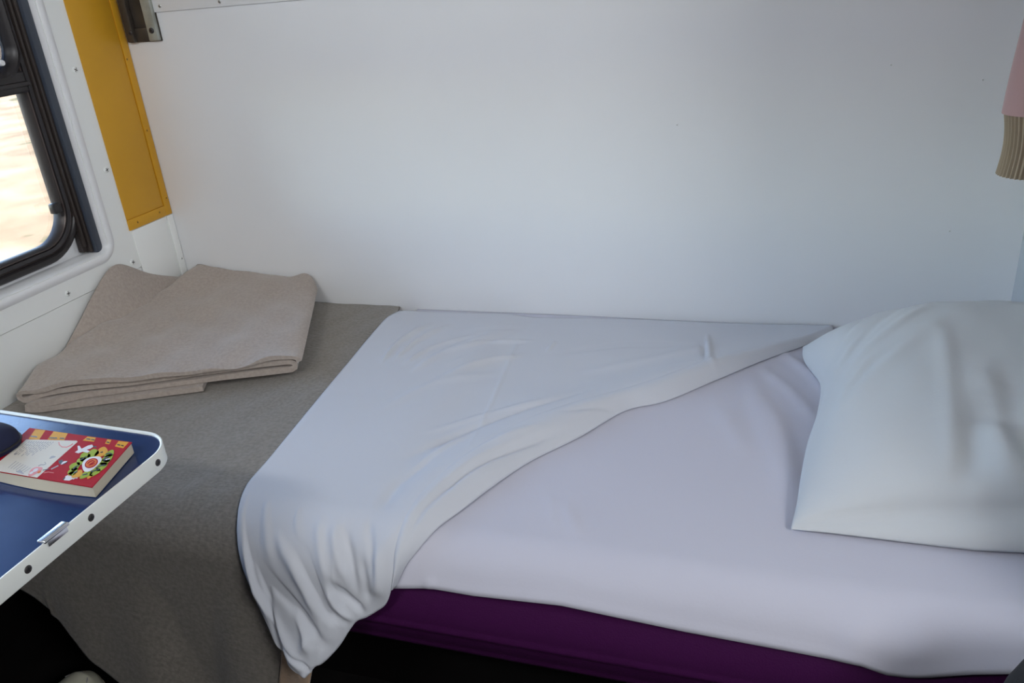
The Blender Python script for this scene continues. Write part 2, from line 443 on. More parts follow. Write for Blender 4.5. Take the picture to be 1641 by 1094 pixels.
loops('upper_gasket', [(XG - 0.015, UP(-0.004)), (XG + 0.014, UP(-0.002)), (XG + 0.017, UP(0.004)), (XG + 0.010, UP(0.010)), (XG - 0.015, UP(0.012))], M['rubber'], win)
bm = bmesh.new(); box(bm, XG - 0.016, XG - 0.012, GY0 + 0.028, GY1 - 0.028, GZ0 + 0.028, zr0 + 0.004)
tag(from_bm('pane', bm, M['glass'], win), 'clear lower window pane')
bm = bmesh.new(); box(bm, XG - 0.010, XG - 0.006, GY0 + 0.028, GY1 - 0.04, zr1 - 0.004, GZ1 - 0.03)
tag(from_bm('pane', bm, M['tint'], win), 'grey upper window pane')
bm = bmesh.new(); c = at_x((88, 333), XG)
box(bm, XG - 0.005, XG + 0.012, c[1] - 0.012, c[1] + 0.008, c[2] - 0.011, c[2] + 0.011, 0.003)
from_bm('catch', bm, M['rubber'], win, angle=40)
bm = bmesh.new(); c = at_x((1, 101), XG + 0.004)
disc(bm, c, (1, 0, 0), 0.006, 0.006)
from_bm('knob', bm, M['white_gloss'], win, angle=40)

# ground outside
bm = bmesh.new()
n = 60
xs = np.concatenate([np.linspace(-1.6, -30, 30), np.linspace(-33, -220, 30)])
ys = np.linspace(-160, 160, 80)
Gx, Gy = np.meshgrid(xs, ys, indexing='ij')
Qg = np.stack([Gx.ravel(), Gy.ravel()], 1)
zg = -1.15 + 0.10 * soft_noise(Qg, 0.5, 3) + 0.5 * soft_noise(Qg, 0.06, 5) * sstep(10, 80, -Qg[:, 0])
bm, V = grid_bm(np.stack([Gx, Gy, zg.reshape(Gx.shape)], 2))
tag(from_bm('ground', bm, M['sand'], smooth=True), kind='structure')

# ------------------------------------------------------------------ covers, trim and bracket in the corner
def cover_panel(name, label, mat, z0, z1, y0, y1, groove_y, groove_z, screws):
    t = thing(name, (XL, (y0 + y1) / 2, z0), label, 'panel')
    bm = bmesh.new()
    th = 0.004
    box(bm, XL, XL + 0.0006, y0 + 0.001, y1 - 0.001, z0 + 0.001, z1)
    box(bm, XL, XL + th, groove_y + 0.003, y1, z0, z1, 0.0006)                          # flange by the corner
    box(bm, XL, XL + th - 0.001, y0, groove_y, (groove_z + 0.0022) if groove_z else z0, z1, 0.001)
    if groove_z: box(bm, XL, XL + th, y0, groove_y + 0.003, z0, groove_z, 0.0006)
    from_bm('sheet_metal', bm, mat, t, angle=40)
    for p in screws:
        c = at_x(p, XL + th); screw(t, (XL + th - 0.0005, c[1], c[2]), (1, 0, 0), 0.0042, mat)
    return t
cover_panel('cover_panel', 'mustard yellow sheet metal cover in the corner beside the window', M['yellow'], CZ - 0.472, ZC - 0.02, 1.452, 1.598, 1.575, CZ - 0.448,
            ((203, 95), (235, 209), (220, 356), (255, 340), (266, 317)))
cover_panel('cover_panel', 'white sheet metal cover below the mustard yellow cover', M['left_wall'], CZ - 0.69, CZ - 0.4735, 1.458, 1.598, 1.575, None, ((291, 414),))

bm = bmesh.new()
box(bm, XL + 0.082, XR - 0.4, YB - 0.004, YB, CZ - 0.018, CZ + 0.045, 0.001)
trim = tag(from_bm('trim_1', bm, M['wall'], angle=40), kind='structure')
for p in ((256, 10), (352, 3)): screw(trim, at_y(p, YB - 0.004), (0, -1, 0), 0.0035, M['screw'])

c0 = at_y((255, 66), YB - 0.012); c1 = at_y((203, 69), YB)
bx1 = c0[0]; bx0 = XL + 0.012; bz = c0[2]
t = thing('upper_bracket', ((bx0 + bx1) / 2, YB - 0.001, bz), 'dull steel bracket with dark channel high in the wall corner', 'bracket')
bm = bmesh.new()
box(bm, bx0, bx1 + 0.001, YB - 0.002, YB - 0.0002, bz, bz + 0.42, 0.0005)
from_bm('backplate', bm, M['dark_steel'], t, angle=40)
bm = bmesh.new()
xm = at_y((235, 67), YB - 0.02)[0]
box(bm, xm, bx1, YB - 0.012, YB - 0.002, bz + 0.001, bz + 0.42, 0.003, 3)
from_bm('front_plate', bm, M['steel'], t, angle=40)
bm = bmesh.new()
box(bm, bx0 + 0.004, bx0 + 0.024, YB - 0.016, YB - 0.002, bz + 0.001, bz + 0.42, 0.003, 2)
box(bm, bx0 + 0.022, xm, YB - 0.007, YB - 0.002, bz + 0.001, bz + 0.03, 0.002, 2)
from_bm('guide_rail', bm, M['dark_steel'], t, angle=40)
cs = at_y((243, 49), YB - 0.012); screw(t, cs, (0, -1, 0), 0.0062, M['dark_screw'])
cs = at_y((209, 53), YB - 0.016); screw(t, cs, (0, -1, 0), 0.0055, M['dark_screw'])

# ------------------------------------------------------------------ berth profile (x along the berth, s from the wall over the front edge and down)
YFACE, RB = 0.780, 0.065
S1 = YB - (YFACE + RB); S2 = S1 + RB * math.pi / 2
def profile(s):
    s = np.asarray(s, float)
    a = np.clip((s - S1) / RB, 0, math.pi / 2)
    y = np.where(s < S1, YB - s, YFACE + RB - RB * np.sin(a))
    z = np.where(s < S1, ZB, ZB - RB + RB * np.cos(a) - np.clip(s - S2, 0, None))
    return y, z, -np.sin(a), np.cos(a)
def surf(x, s, h):
    y, z, ny, nz = profile(s)
    return np.stack([np.asarray(x, float) + 0 * y, y + ny * h, z + nz * h], -1)
_S = np.linspace(-0.1, 1.9, 8001)
def to_xs(p, h=0.0):
    r = ray(p); y, z, ny, nz = profile(_S)
    yy = y + ny * h; zz = z + nz * h - CZ
    c = yy * r[2] - zz * r[1]
    k = np.where(np.sign(c[:-1]) != np.sign(c[1:]))[0]
    k = k[0]; t = c[k] / (c[k] - c[k + 1]); s = _S[k] + t * (_S[k + 1] - _S[k])
    y_ = yy[k] + t * (yy[k + 1] - yy[k])
    return np.array([r[0] / r[1] * y_, s])
def XS(pts, h=0.0): return np.array([to_xs(p, h) for p in pts])

berth = thing('sleeping_berth', ((XL + XR) / 2, 1.2, 0.0), 'built-in sleeping berth with purple vinyl mattress along the white wall', 'berth')
# cushion: a closed section swept along x
sec = []
for a in np.linspace(0, math.pi / 2, 10): sec.append((YFACE + RB - (RB - 0.006) * math.sin(a), ZB - RB + (RB - 0.006) * math.cos(a)))
zs_ = np.linspace(ZB - RB - 0.006, ZB - 0.165, 22)
for z in zs_:
    u = (ZB - RB - z) / 0.10
    sec.append((YFACE + 0.006 - 0.013 * math.sin(min(max(u, 0), 1) * math.pi) - 0.0035 * math.exp(-((z - (ZB - 0.127)) / 0.004) ** 2), z))
for a in np.linspace(0.2, math.pi / 2, 6): sec.append((YFACE + 0.028 - 0.022 * math.cos(a), ZB - 0.165 - 0.022 * math.sin(a)))
sec += [(YB - 0.004, ZB - 0.187), (YB - 0.004, ZB - 0.006)]
xs = np.linspace(XL + 0.004, XR - 0.004, 60)
P = np.array([[(x, y, z) for y, z in sec] for x in xs])
bm, V = grid_bm(P, wrap_v=True)
bm.faces.new(V[0]); bm.faces.new(V[-1])
from_bm('cushion', bm, M['vinyl'], berth, angle=45)
bm = bmesh.new()
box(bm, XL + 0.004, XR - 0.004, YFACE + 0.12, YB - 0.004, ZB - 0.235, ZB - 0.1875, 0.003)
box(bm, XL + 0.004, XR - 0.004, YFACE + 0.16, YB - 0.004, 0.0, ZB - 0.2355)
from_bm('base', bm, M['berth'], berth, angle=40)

# ------------------------------------------------------------------ cloth tools
def ridges(Q, items):
    """items: (polyline in (x, s), width, height); each runs out towards its ends."""
    h = np.zeros(len(Q))
    for pl, w, a in items:
        d, t = line_dist(Q, pl)
        fade = np.clip(np.minimum(t, 1 - t) / 0.22, 0.0, 1); fade = 0.15 + 0.85 * fade
        h += a * np.exp(-(d / w) ** 2) * fade
    return h
def RG(pts, w, a, h=0.012):
    q = XS(pts, h)
    return (smooth_curve(q, 14) if len(q) > 2 else q, w, a)
def cloth(name, P, mat, parent, thick, offset=-1):
    bm, V = grid_bm(P)
    bmesh.ops.recalc_face_normals(bm, faces=bm.faces)
    me = bpy.data.meshes.new(name); bm.to_mesh(me); bm.free()
    o = link(name, me, mat, parent, True)
    md = o.modifiers.new('thickness', 'SOLIDIFY'); md.thickness = thick; md.offset = offset
    return o

# ---- bottom sheet
edge = XS([(560, 936), (632, 940), (690, 940), (760, 952), (900, 968), (1100, 1010), (1300, 1048), (1380, 1063), (1420, 1078), (1460, 1083), (1500, 1082), (1560, 1079), (1641, 1078)], 0.004)
edge = np.vstack([[-0.80, edge[0, 1]], edge, [0.408, edge[-1, 1]]])
xs = np.linspace(-0.80, XR - 0.003, 170); ns = 150
se = np.interp(xs, edge[:, 0], edge[:, 1])
X2 = np.repeat(xs[:, None], ns, 1); S2d = np.linspace(0, 1, ns)[None, :] * (se[:, None] - 0.002) + 0.002
Q = np.stack([X2.ravel(), S2d.ravel()], 1)
h = 0.003 - 0.002 * np.exp(-(Q[:, 1] / 0.03) ** 2) + 0.0010 * soft_noise(Q, 14, 2)
h += ridges(Q, [RG(p, w, a, 0.003) for p, w, a in [
    ([(1245, 560), (1300, 600), (1330, 640)], 0.010, 0.005), ([(1215, 585), (1270, 630), (1310, 680)], 0.012, 0.004),
    ([(1200, 600), (1235, 700), (1262, 800)], 0.016, 0.004), ([(1230, 640), (1262, 720), (1272, 800)], 0.012, 0.004),
    ([(1150, 650), (1200, 730)], 0.02, 0.003), ([(905, 800), (925, 860)], 0.01, 0.003),
    ([(690, 925), (688, 940)], 0.006, 0.004), ([(1330, 1020), (1440, 1040), (1520, 1030)], 0.03, 0.005), ([(880, 790), (890, 850)], 0.008, 0.002)]])
h += 0.004 * np.exp(-((se[:, None] - S2d).ravel() / 0.010) ** 2)      # the hem stands off a little
P = surf(X2, S2d, h.reshape(X2.shape))
low = cloth('bottom_sheet', P, M['low_sheet'], None, 0.003, -1)
tag(low, 'smooth lilac-white bottom sheet stretched over the purple mattress', 'sheet')

# ---- brown blanket over the foot end, hanging down the front
hem = [at_y(p, 0.738) for p in [(-120, 935), (-40, 945), (30, 960), (80, 985), (150, 1030), (225, 1080), (290, 1118), (350, 1165), (400, 1172), (460, 1172), (490, 1172)]]
hx = np.array([q[0] for q in hem]); hs = np.array([S2 + (ZB - RB - q[2]) for q in hem])
xs = np.linspace(XL + 0.006, -0.40, 190); ns = 260
shem = np.interp(xs, hx, hs)
right_hang = to_xs((470, 1010), 0.0)
X2 = np.repeat(xs[:, None], ns, 1); S2d = np.linspace(0, 1, ns)[None, :] * (shem[:, None] - 0.002) + 0.002
# below the berth edge the right border runs inwards under the white sheet
xr = np.interp(S2d, [0, S1, S2 + 0.05, S2 + 0.20, S2 + 0.5], [-0.80, -0.57, -0.600, -0.640, -0.655])
tx = (X2 - xs[0]) / (xs[-1] - xs[0]); X2 = xs[0] + tx * (xr - xs[0])
Q = np.stack([X2.ravel(), S2d.ravel()], 1)
hang = sstep(S2 - 0.03, S2 + 0.30, Q[:, 1])
h = 0.0075 - 0.003 * np.exp(-(Q[:, 1] / 0.04) ** 2) + 0.0025 * soft_noise(Q, 16, 8) + 0.0008 * soft_noise(Q, 70, 9)
fold = XS([(85, 860), (78, 900), (80, 945), (100, 985), (150, 1035), (215, 1078)], 0.0)
d, tt = line_dist(Q, fold)
side = np.interp(Q[:, 1], fold[:, 1], fold[:, 0])
h += hang * (0.026 + 0.012 * np.sin(Q[:, 0] * 21 + 1.0 + 2.5 * Q[:, 1]) + 0.007 * np.sin(Q[:, 0] * 39 + 0.5))
h -= hang * 0.032 * sstep(0.004, -0.010, Q[:, 0] - side) * sstep(0.0, 0.12, Q[:, 1] - S2)
h += 0.006 * np.exp(-(d / 0.008) ** 2) * hang
h += 0.016 * np.exp(-((Q[:, 0] - X2.max(axis=0)[None, :].repeat(len(xs), 0).ravel()) / 0.03) ** 2) * hang
h = np.maximum(h, 0.0045 + 0.0085 * sstep(S1, S2, Q[:, 1]))
Xb, Sb, hb_grid = X2, S2d, h.reshape(X2.shape)
P = surf(X2, S2d, hb_grid)
P[..., 2] = np.maximum(P[..., 2], 0.004)
k_hem = 176                                                              # the last strip is the tan turned hem
blanket = thing('berth_blanket', (-0.95, 1.2, ZB), 'grey-brown wool blanket spread over the foot end and hanging down the front', 'blanket')
cloth('spread', P[:k_hem], M['wool'], blanket, 0.004, -1)
j0 = int(np.argmax(P[k_hem, :, 2] < ZB - 0.10))
tag(cloth('turned_hem', P[k_hem - 1:, j0:], M['wool_hem'], blanket, 0.004, -1), 'tan turned hem at the lower right of the blanket')

# how far the hanging blanket stands off, for the sheet that lies over it
_bx, _bs, _bh = Xb.ravel(), Sb.ravel(), hb_grid.ravel()
def over(Q):
    g = np.zeros(len(Q)); cx = np.linspace(-0.95, -0.40, 40); cs = np.linspace(S1 - 0.05, S2 + 0.45, 40)
    tab_ = np.zeros((40, 40))
    for i, a in enumerate(cx):
        for j, b in enumerate(cs):
            k = (np.abs(_bx - a) < 0.02) & (np.abs(_bs - b) < 0.02)
            tab_[i, j] = _bh[k].max() if k.any() else 0.004
    for _ in range(2):
        t_ = np.pad(tab_, 1, mode='edge'); tab_ = np.maximum(tab_, (t_[:-2, 1:-1] + t_[2:, 1:-1] + t_[1:-1, :-2] + t_[1:-1, 2:]) / 4)
    fi = np.clip((Q[:, 0] - cx[0]) / (cx[1] - cx[0]), 0, 38.999); fj = np.clip((Q[:, 1] - cs[0]) / (cs[1] - cs[0]), 0, 38.999)
    i0 = fi.astype(int); j0_ = fj.astype(int); a = fi - i0; b = fj - j0_
    v = tab_[i0, j0_] * (1 - a) * (1 - b) + tab_[i0 + 1, j0_] * a * (1 - b) + tab_[i0, j0_ + 1] * (1 - a) * b + tab_[i0 + 1, j0_ + 1] * a * b
    return np.maximum(v - 0.006, 0) * sstep(S1 - 0.06, S1 + 0.06, Q[:, 1])

# ---- white top sheet, turned back diagonally
def sheet_level(Q):
    return 0.0055 + 0.0070 * sstep(-0.50, -0.58, Q[:, 0]) + 0.012 * sstep(S2 - 0.06, S2 + 0.16, Q[:, 1]) + over(Q)
def XSL(pts, extra=0.0):
    q = XS(pts, 0.015)
    for _ in range(4):
        hh = sheet_level(q) + extra
        q = np.array([to_xs(p, e) for p, e in zip(pts, hh)])
    q[:, 1] = np.maximum(q[:, 1], 0.004)
    return q
top_edge = XSL([(640, 497.5), (760, 498), (900, 503), (1040, 510), (1180, 517), (1335, 524.5)]); top_edge[:, 1] = 0.004
left_edge = XSL([(640, 497.5), (622, 507), (600, 530), (560, 578), (500, 650), (432, 733), (398, 772), (384, 805), (380, 845), (385, 890), (404, 943), (430, 1000), (445, 1033), (466, 1058), (484, 1070)])
hem_edge = XSL([(484, 1070), (498, 1074), (512, 1058), (530, 1045), (547, 1030), (566, 1001), (576, 989), (591, 983), (606, 974), (622, 962), (632, 938)])
ridge = XSL([(1335, 525), (1290, 530), (1240, 543), (1150, 571), (1060, 603), (960, 634), (880, 660), (800, 697), (730, 742), (675, 790), (645, 836), (630, 885), (627, 918), (632, 938)], 0.018)
ridge[0] = top_edge[-1]; ridge[-1] = hem_edge[-1]
lower = XS([(1338, 538), (1300, 550), (1285, 556), (1230, 575), (1150, 608), (1060, 645), (1008, 656), (930, 700), (850, 740), (790, 780), (720, 832), (675, 876), (652, 905), (636, 938)], 0.005)
NU, NV = 190, 230
L_ = smooth_curve(left_edge, NV); R_ = smooth_curve(ridge, NV)
T_ = smooth_curve(top_edge, NU); B_ = smooth_curve(hem_edge, NU)
E_ = smooth_curve(lower, NV)
u = np.linspace(0, 1, NU)[:, None, None]; v = np.linspace(0, 1, NV)[None, :, None]
C = ((1 - u) * L_[None] + u * R_[None] + (1 - v) * T_[:, None] + v * B_[:, None]
     - ((1 - u) * (1 - v) * T_[0] + u * (1 - v) * T_[-1] + (1 - u) * v * B_[0] + u * v * B_[-1]))
Q = C.reshape(-1, 2)
d_left, _ = line_dist(Q, L_); d_ridge, _ = line_dist(Q, R_); d_hem, _ = line_dist(Q, B_); d_top, _ = line_dist(Q, T_)
hang = sstep(S2 - 0.06, S2 + 0.16, Q[:, 1])
vv = np.repeat(np.linspace(0, 1, NV)[None, :], NU, 0).ravel()
grow = np.interp(vv, [0, 0.08, 0.3, 0.8, 0.93, 1.0], [0.05, 0.40, 1.0, 1.0, 0.8, 0.35])
hr = 0.022
base = 0.0055 + 0.0070 * sstep(-0.50, -0.58, Q[:, 0]) + hr * grow * np.exp(-(d_ridge / 0.06) ** 1.6)
base += 0.012 * hang + over(Q)
wr = [([(420, 903), (451, 937), (490, 970), (539, 1019)], 0.008, -0.013), ([(412, 915), (440, 962), (478, 1005), (520, 1040)], 0.008, 0.008),
      ([(460, 848), (496, 906), (539, 980), (570, 992)], 0.007, -0.011), ([(445, 850), (480, 915), (520, 975)], 0.009, 0.008),
      ([(533, 931), (560, 958), (588, 980)], 0.006, -0.011), ([(527, 935), (545, 965), (570, 990)], 0.006, 0.007),
      ([(424, 910), (448, 975), (490, 1045)], 0.006, -0.008), ([(545, 840), (560, 890), (575, 950)], 0.008, -0.006), ([(535, 840), (545, 890), (560, 935)], 0.008, 0.005),
      ([(490, 770), (466, 812), (460, 850), (470, 895)], 0.008, -0.005), ([(478, 800), (474, 850), (486, 890)], 0.008, 0.003),
      ([(402, 800), (400, 850), (412, 905)], 0.006, -0.006), ([(430, 790), (428, 850), (440, 900)], 0.008, 0.004),
      ([(580, 890), (585, 930), (592, 965)], 0.007, -0.005), ([(605, 880), (606, 925), (608, 955)], 0.008, 0.005),
      ([(500, 1022), (512, 1000), (535, 1012)], 0.006, 0.004), ([(545, 992), (558, 985), (572, 982)], 0.006, 0.003),
      ([(440, 1000), (462, 1030), (492, 1050)], 0.006, 0.007), ([(478, 960), (500, 990), (515, 1018)], 0.006, 0.006), ([(398, 850), (404, 900), (425, 955)], 0.006, 0.005), ([(500, 1050), (515, 1035), (530, 1035)], 0.004, -0.005),
      ([(510, 830), (515, 880), (530, 930)], 0.007, 0.004), ([(590, 830), (596, 880), (600, 930)], 0.006, -0.004),
      # flat part: fan from the wall corner, fold creases, folds beside the turned edge
      ([(605, 585), (640, 545), (690, 515)], 0.007, 0.008), ([(625, 580), (665, 545), (720, 518)], 0.007, 0.007), ([(600, 570), (625, 540), (655, 515)], 0.006, -0.006), ([(640, 585), (690, 555), (760, 535)], 0.006, 0.006), ([(720, 560), (780, 545), (850, 540)], 0.006, 0.006), ([(700, 545), (760, 528), (830, 520)], 0.006, -0.005), ([(730, 590), (790, 572), (830, 566)], 0.006, 0.005),
      ([(650, 600), (710, 562), (800, 530)], 0.010, 0.005), ([(680, 590), (750, 560), (850, 515)], 0.008, -0.004), ([(690, 610), (760, 582), (840, 560)], 0.010, 0.004),
      ([(600, 660), (700, 610), (800, 590)], 0.012, 0.003), ([(836, 525), (808, 590), (778, 660), (752, 725)], 0.0035, 0.0016), ([(890, 540), (876, 558)], 0.003, 0.003),
      ([(1133, 525), (1137, 590)], 0.005, 0.005), ([(1127, 522), (1130, 580)], 0.005, -0.004),
      ([(655, 730), (740, 690), (840, 655), (940, 625)], 0.010, -0.007), ([(680, 690), (780, 660), (880, 638)], 0.008, 0.004),
      ([(640, 770), (690, 730), (760, 693)], 0.008, 0.004), ([(610, 820), (640, 775), (690, 735)], 0.012, -0.005),
      ([(930, 590), (1040, 570), (1160, 545)], 0.014, 0.004), ([(900, 560), (1000, 545), (1100, 545)], 0.012, -0.003),
      ([(405, 800), (425, 765), (470, 715)], 0.008, -0.003)]
h = base + ridges(Q, [RG(p, w, a, 0.016) for p, w, a in wr]) * np.clip(d_hem / 0.022, 0.12, 1)
h += 0.0022 * soft_noise(Q, 13, 21) + 0.0008 * soft_noise(Q, 42, 22)
h += (0.0045 * sstep(0.018, 0.013, d_left) - 0.0032 * np.exp(-((d_left - 0.0165) / 0.003) ** 2)) * sstep(S1 - 0.15, S1 + 0.05, Q[:, 1])       # stitched hem line
h += 0.008 * np.exp(-(d_hem / 0.03) ** 2) * hang
h -= 0.003 * np.exp(-(d_left / 0.006) ** 2)
h = np.maximum(h, 0.0055 + 0.0070 * sstep(-0.50, -0.58, Q[:, 0]) + over(Q) * 0.97 - 0.001 * np.exp(-(d_top / 0.02) ** 2))
H = h.reshape(NU, NV)
main = surf(C[..., 0], C[..., 1], H)
# the turned-back strip rolls down from the ridge to the bottom sheet, then a little way back under
NS = 26
strip = []
sw = [([(700, 790), (790, 735), (900, 690)], 0.007, -0.010), ([(690, 775), (770, 722), (860, 690)], 0.007, 0.006), ([(740, 790), (830, 735), (920, 700)], 0.008, 0.006),
      ([(650, 870), (680, 815), (740, 765)], 0.007, -0.006), ([(900, 668), (960, 655), (1005, 650)], 0.006, -0.004)]
sw = [RG(p, w, a, 0.02) for p, w, a in sw]
for k in range(1, NS + 1):
    t = k / NS
    q = R_ + (E_ - R_) * t
    hr_ = H[-1]
    hk = hr_ * (1 - t ** 2.2) + 0.006 * t ** 2.2 + 0.006 * np.sin(t * math.pi) * grow[-NV:]
    hk = hk + ridges(q, sw) * math.sin(t * math.pi) + 0.0012 * soft_noise(q, 40, 31)
    strip.append(surf(q[:, 0], q[:, 1], np.maximum(hk, 0.0055)))
inner = E_ + (R_ - E_) * 0.35
strip.append(surf(E_[:, 0] * 0.94 + inner[:, 0] * 0.06, E_[:, 1] * 0.94 + inner[:, 1] * 0.06, 0.0042))
strip.append(surf(inner[:, 0], inner[:, 1], 0.0050))
P = np.concatenate([main, np.array(strip)], 0)
top = cloth('top_sheet', P, M['sheet'], None, 0.0015, -1)
tag(top, 'white top sheet turned back diagonally and spilling over the berth edge', 'sheet')

# ------------------------------------------------------------------ folded blanket in the corner by the window
fold_b = thing('folded_blanket', (-1.15, 1.3, ZB + 0.012), 'folded taupe blanket heaped in the corner under the window', 'blanket')
ea = np.array([-0.902, -0.431]); eb = np.array([-0.431, 0.902]); O_ = np.array([-0.882, 1.222])
def amax(b): return np.minimum(0.525, (0.515 - 0.431 * b) / 0.902)
# section of the wrapped layers: (a in 0..1, height), from the bottom flap up to the top layer
sec = [(0.36, 0.0075), (0.6, 0.0075), (0.85, 0.008), (0.96, 0.009), (0.985, 0.013), (0.97, 0.0175), (0.9, 0.019), (0.6, 0.0195), (0.3, 0.0185), (0.08, 0.016), (0.030, 0.017), (0.018, 0.023), (0.030, 0.029),
       (0.1, 0.031), (0.4, 0.033), (0.8, 0.033), (0.93, 0.031), (0.965, 0.027), (0.985, 0.026), (1.0, 0.034), (0.99, 0.045), (0.95, 0.050), (0.8, 0.049), (0.5, 0.0465), (0.2, 0.0465), (0.06, 0.0455), (0.022, 0.0435), (0.004, 0.0385), (0.0, 0.032)]
sp = np.array(sec) * np.array([0.525, 1.0])
cl = smooth_curve(sp, 240)
tg = np.gradient(cl, axis=0); tg /= np.linalg.norm(tg, axis=1)[:, None]; nm = np.stack([-tg[:, 1], tg[:, 0]], 1)
TH = 0.0105
NVB = 90
def place(a, b, z):
    x = O_[0] + a * ea[0] + b * eb[0]; y = O_[1] + a * ea[1] + b * eb[1]
    return x, y, z
arc = np.concatenate([[0], np.cumsum(np.linalg.norm(np.diff(cl, axis=0), axis=1))]); arc /= arc[-1]
rows = []
front_shift = np.interp(arc, [0, 0.2, 0.23, 0.5, 0.54, 0.75, 1.0], [-0.012, -0.010, 0.002, 0.003, 0.010, -0.004, -0.004])
for side_ in (1, -1):
    pts = cl + nm * side_ * TH / 2 * (1 - 0.0)
    V_ = []
    for j in range(NVB):
        v = j / (NVB - 1)
        a = pts[:, 0]
        bm_ = (1.588 - O_[1] + 0.431 * a) / 0.902
        b = front_shift + v * (bm_ - front_shift)
        sc = amax(b) / 0.525
        a2 = a * sc
        z = pts[:, 1] * (1 + 0.0 * v)
        topw = sstep(0.036, 0.048, pts[:, 1])
        Qa = np.stack([a2, b], 1)
        lift = (0.006 * soft_noise(Qa, 17, 41) + (0.003 + 0.003 * sstep(0.75, 0.5, v)) * soft_noise(Qa, 45, 42)) * topw
        lift += topw * 0.026 * sstep(0.45, 1.0, v) * sstep(0.02, 0.18, a2)         # the heap is thicker towards the wall
        lift += topw * 0.020 * np.exp(-((a2 - 0.02) / 0.03) ** 2) * sstep(0.78, 1.0, v)   # raised corner at the wall
        lift += topw * 0.008 * sstep(0.8, 1.0, a / 0.525) * sstep(0.1, 0.4, v)
        wave = 0.004 * np.sin(a2 * 16 + 0.6) * (1 - 0.4 * topw)
        x, y, zz = place(a2, b, ZB + 0.0085 + z + lift + np.maximum(wave, -0.002) * sstep(0.012, 0.03, pts[:, 1]))
        V_.append(np.stack([np.maximum(x, XL + 0.012), np.minimum(y, 1.594), zz], 1))
    rows.append(np.array(V_))                     # (NVB, nk, 3)
both = np.concatenate([rows[0], rows[1][:, ::-1]], 1)   # closed ribbon section
bm, V = grid_bm(both, wrap_v=True)
nk = len(cl)
for row in (V[0], V[-1]):
    for i in range(nk - 1):
        bm.faces.new((row[i], row[i + 1], row[2 * nk - 2 - i], row[2 * nk - 1 - i]))
from_bm('wrapped_layers', bm, M['wool_fold'], fold_b, angle=60)
# loose end that climbs the side wall to a peak under the window
NU2, NV2 = 60, 80
P = np.zeros((NU2, NV2, 3))
edge_px = np.array([at_x(p, XL + 0.010) for p in [(62, 650), (80, 610), (100, 570), (125, 520), (150, 470), (178, 428), (190, 424), (240, 440), (296, 447)]])
ez = smooth_curve(edge_px, NV2)
for j in range(NV2):
    v = j / (NV2 - 1)
    top_pt = ez[j].copy(); top_pt[2] = max(top_pt[2], ZB + 0.014)
    if j < 12: top_pt[0] += 0.045 * (1 - j / 12) ** 1.5
    b = np.interp(v, [0, 1], [0.03, 0.56]); a = amax(b) - 0.07
    in_pt = np.array([O_[0] + a * ea[0] + b * eb[0], O_[1] + a * ea[1] + b * eb[1], ZB + 0.036])
    in_pt[1] = min(in_pt[1], 1.585)
    for i in range(NU2):
        t = i / (NU2 - 1)
        sag = math.sin(t * math.pi) * 0.3
        p = in_pt * (1 - t) + top_pt * t
        p[2] -= sag * max(top_pt[2] - in_pt[2], 0.0) * 0.9
        p[2] += 0.010 * math.sin(t * 5.5 + v * 2.0) * math.sin(t * math.pi) * v
        P[i, j] = p
o = cloth('loose_end', P, M['wool_fold'], fold_b, 0.008, 0)

# ------------------------------------------------------------------ pillow
HP = 0.150
NP = 150
uu, ww = np.meshgrid(np.linspace(0, 1, NP), np.linspace(0, 1, NP), indexing='ij')     # u along x, w from front to wall
side_px = [(1268, 852), (1279, 800), (1288, 745), (1300, 690), (1317, 640), (1319, 596), (1290, 562), (1288, 540)]
side_h = [0.012, 0.03, 0.04, 0.045, 0.045, 0.04, 0.03, 0.03]
sp = np.array([at_z(p, ZB + hh) for p, hh in zip(side_px, side_h)])
wv = np.linspace(0, 1, NP)
sw_ = smooth_curve(sp, NP)
fr_px = [(1268, 853), (1330, 859), (1450, 874), (1560, 887), (1641, 891)]
fp = np.array([at_z(p, ZB + 0.004) for p in fr_px])
front_y = lambda x: np.interp(x, fp[:, 0], fp[:, 1])
Xp = np.zeros((NP, NP)); Yp = np.zeros((NP, NP))
for j in range(NP):
    xl = sw_[j, 0]; xr_ = XR - 0.012
    Xp[:, j] = xl + (xr_ - xl) * np.linspace(0, 1, NP)
    Yp[:, j] = sw_[j, 1]
Yp += (front_y(Xp) - sw_[0, 1]) * (1 - ww) ** 2
edge_d = np.minimum.reduce([uu / 0.9, ww, 1 - ww])
def infl(t, p): return (1 - np.abs(1 - 2 * np.clip(t, 0, 1)) ** p)
left_fac = np.clip(1 - (1 - np.clip(uu / 0.85, 0, 1)) ** 2.3, 0, 1) ** 0.66
front = np.clip(1 - (1 - np.clip(ww / 0.62, 0, 1)) ** 2.0, 0, 1) ** 0.80
back = np.clip(1 - np.clip((ww - 0.62) / 0.38, 0, 1) ** 3.2, 0, 1) ** 0.75
full = left_fac * front * back
ze = 0.010 + 0.042 * np.sin(np.clip(uu, 0, 1) * math.pi * 0.5) * np.maximum(np.exp(-(ww / 0.25) ** 2), 0.4) + 0.022 * np.sin(math.pi * ww) ** 0.6
Ztop = ZB + ze * (1 - full) + (HP + 0.020) * full
Qp = np.stack([Xp.ravel(), Yp.ravel()], 1)
def PR(pts, w, a):
    q = np.array([at_z(p, ZB + 0.11)[:2] for p in pts]); return (smooth_curve(q, 14) if len(q) > 2 else q, w, a)
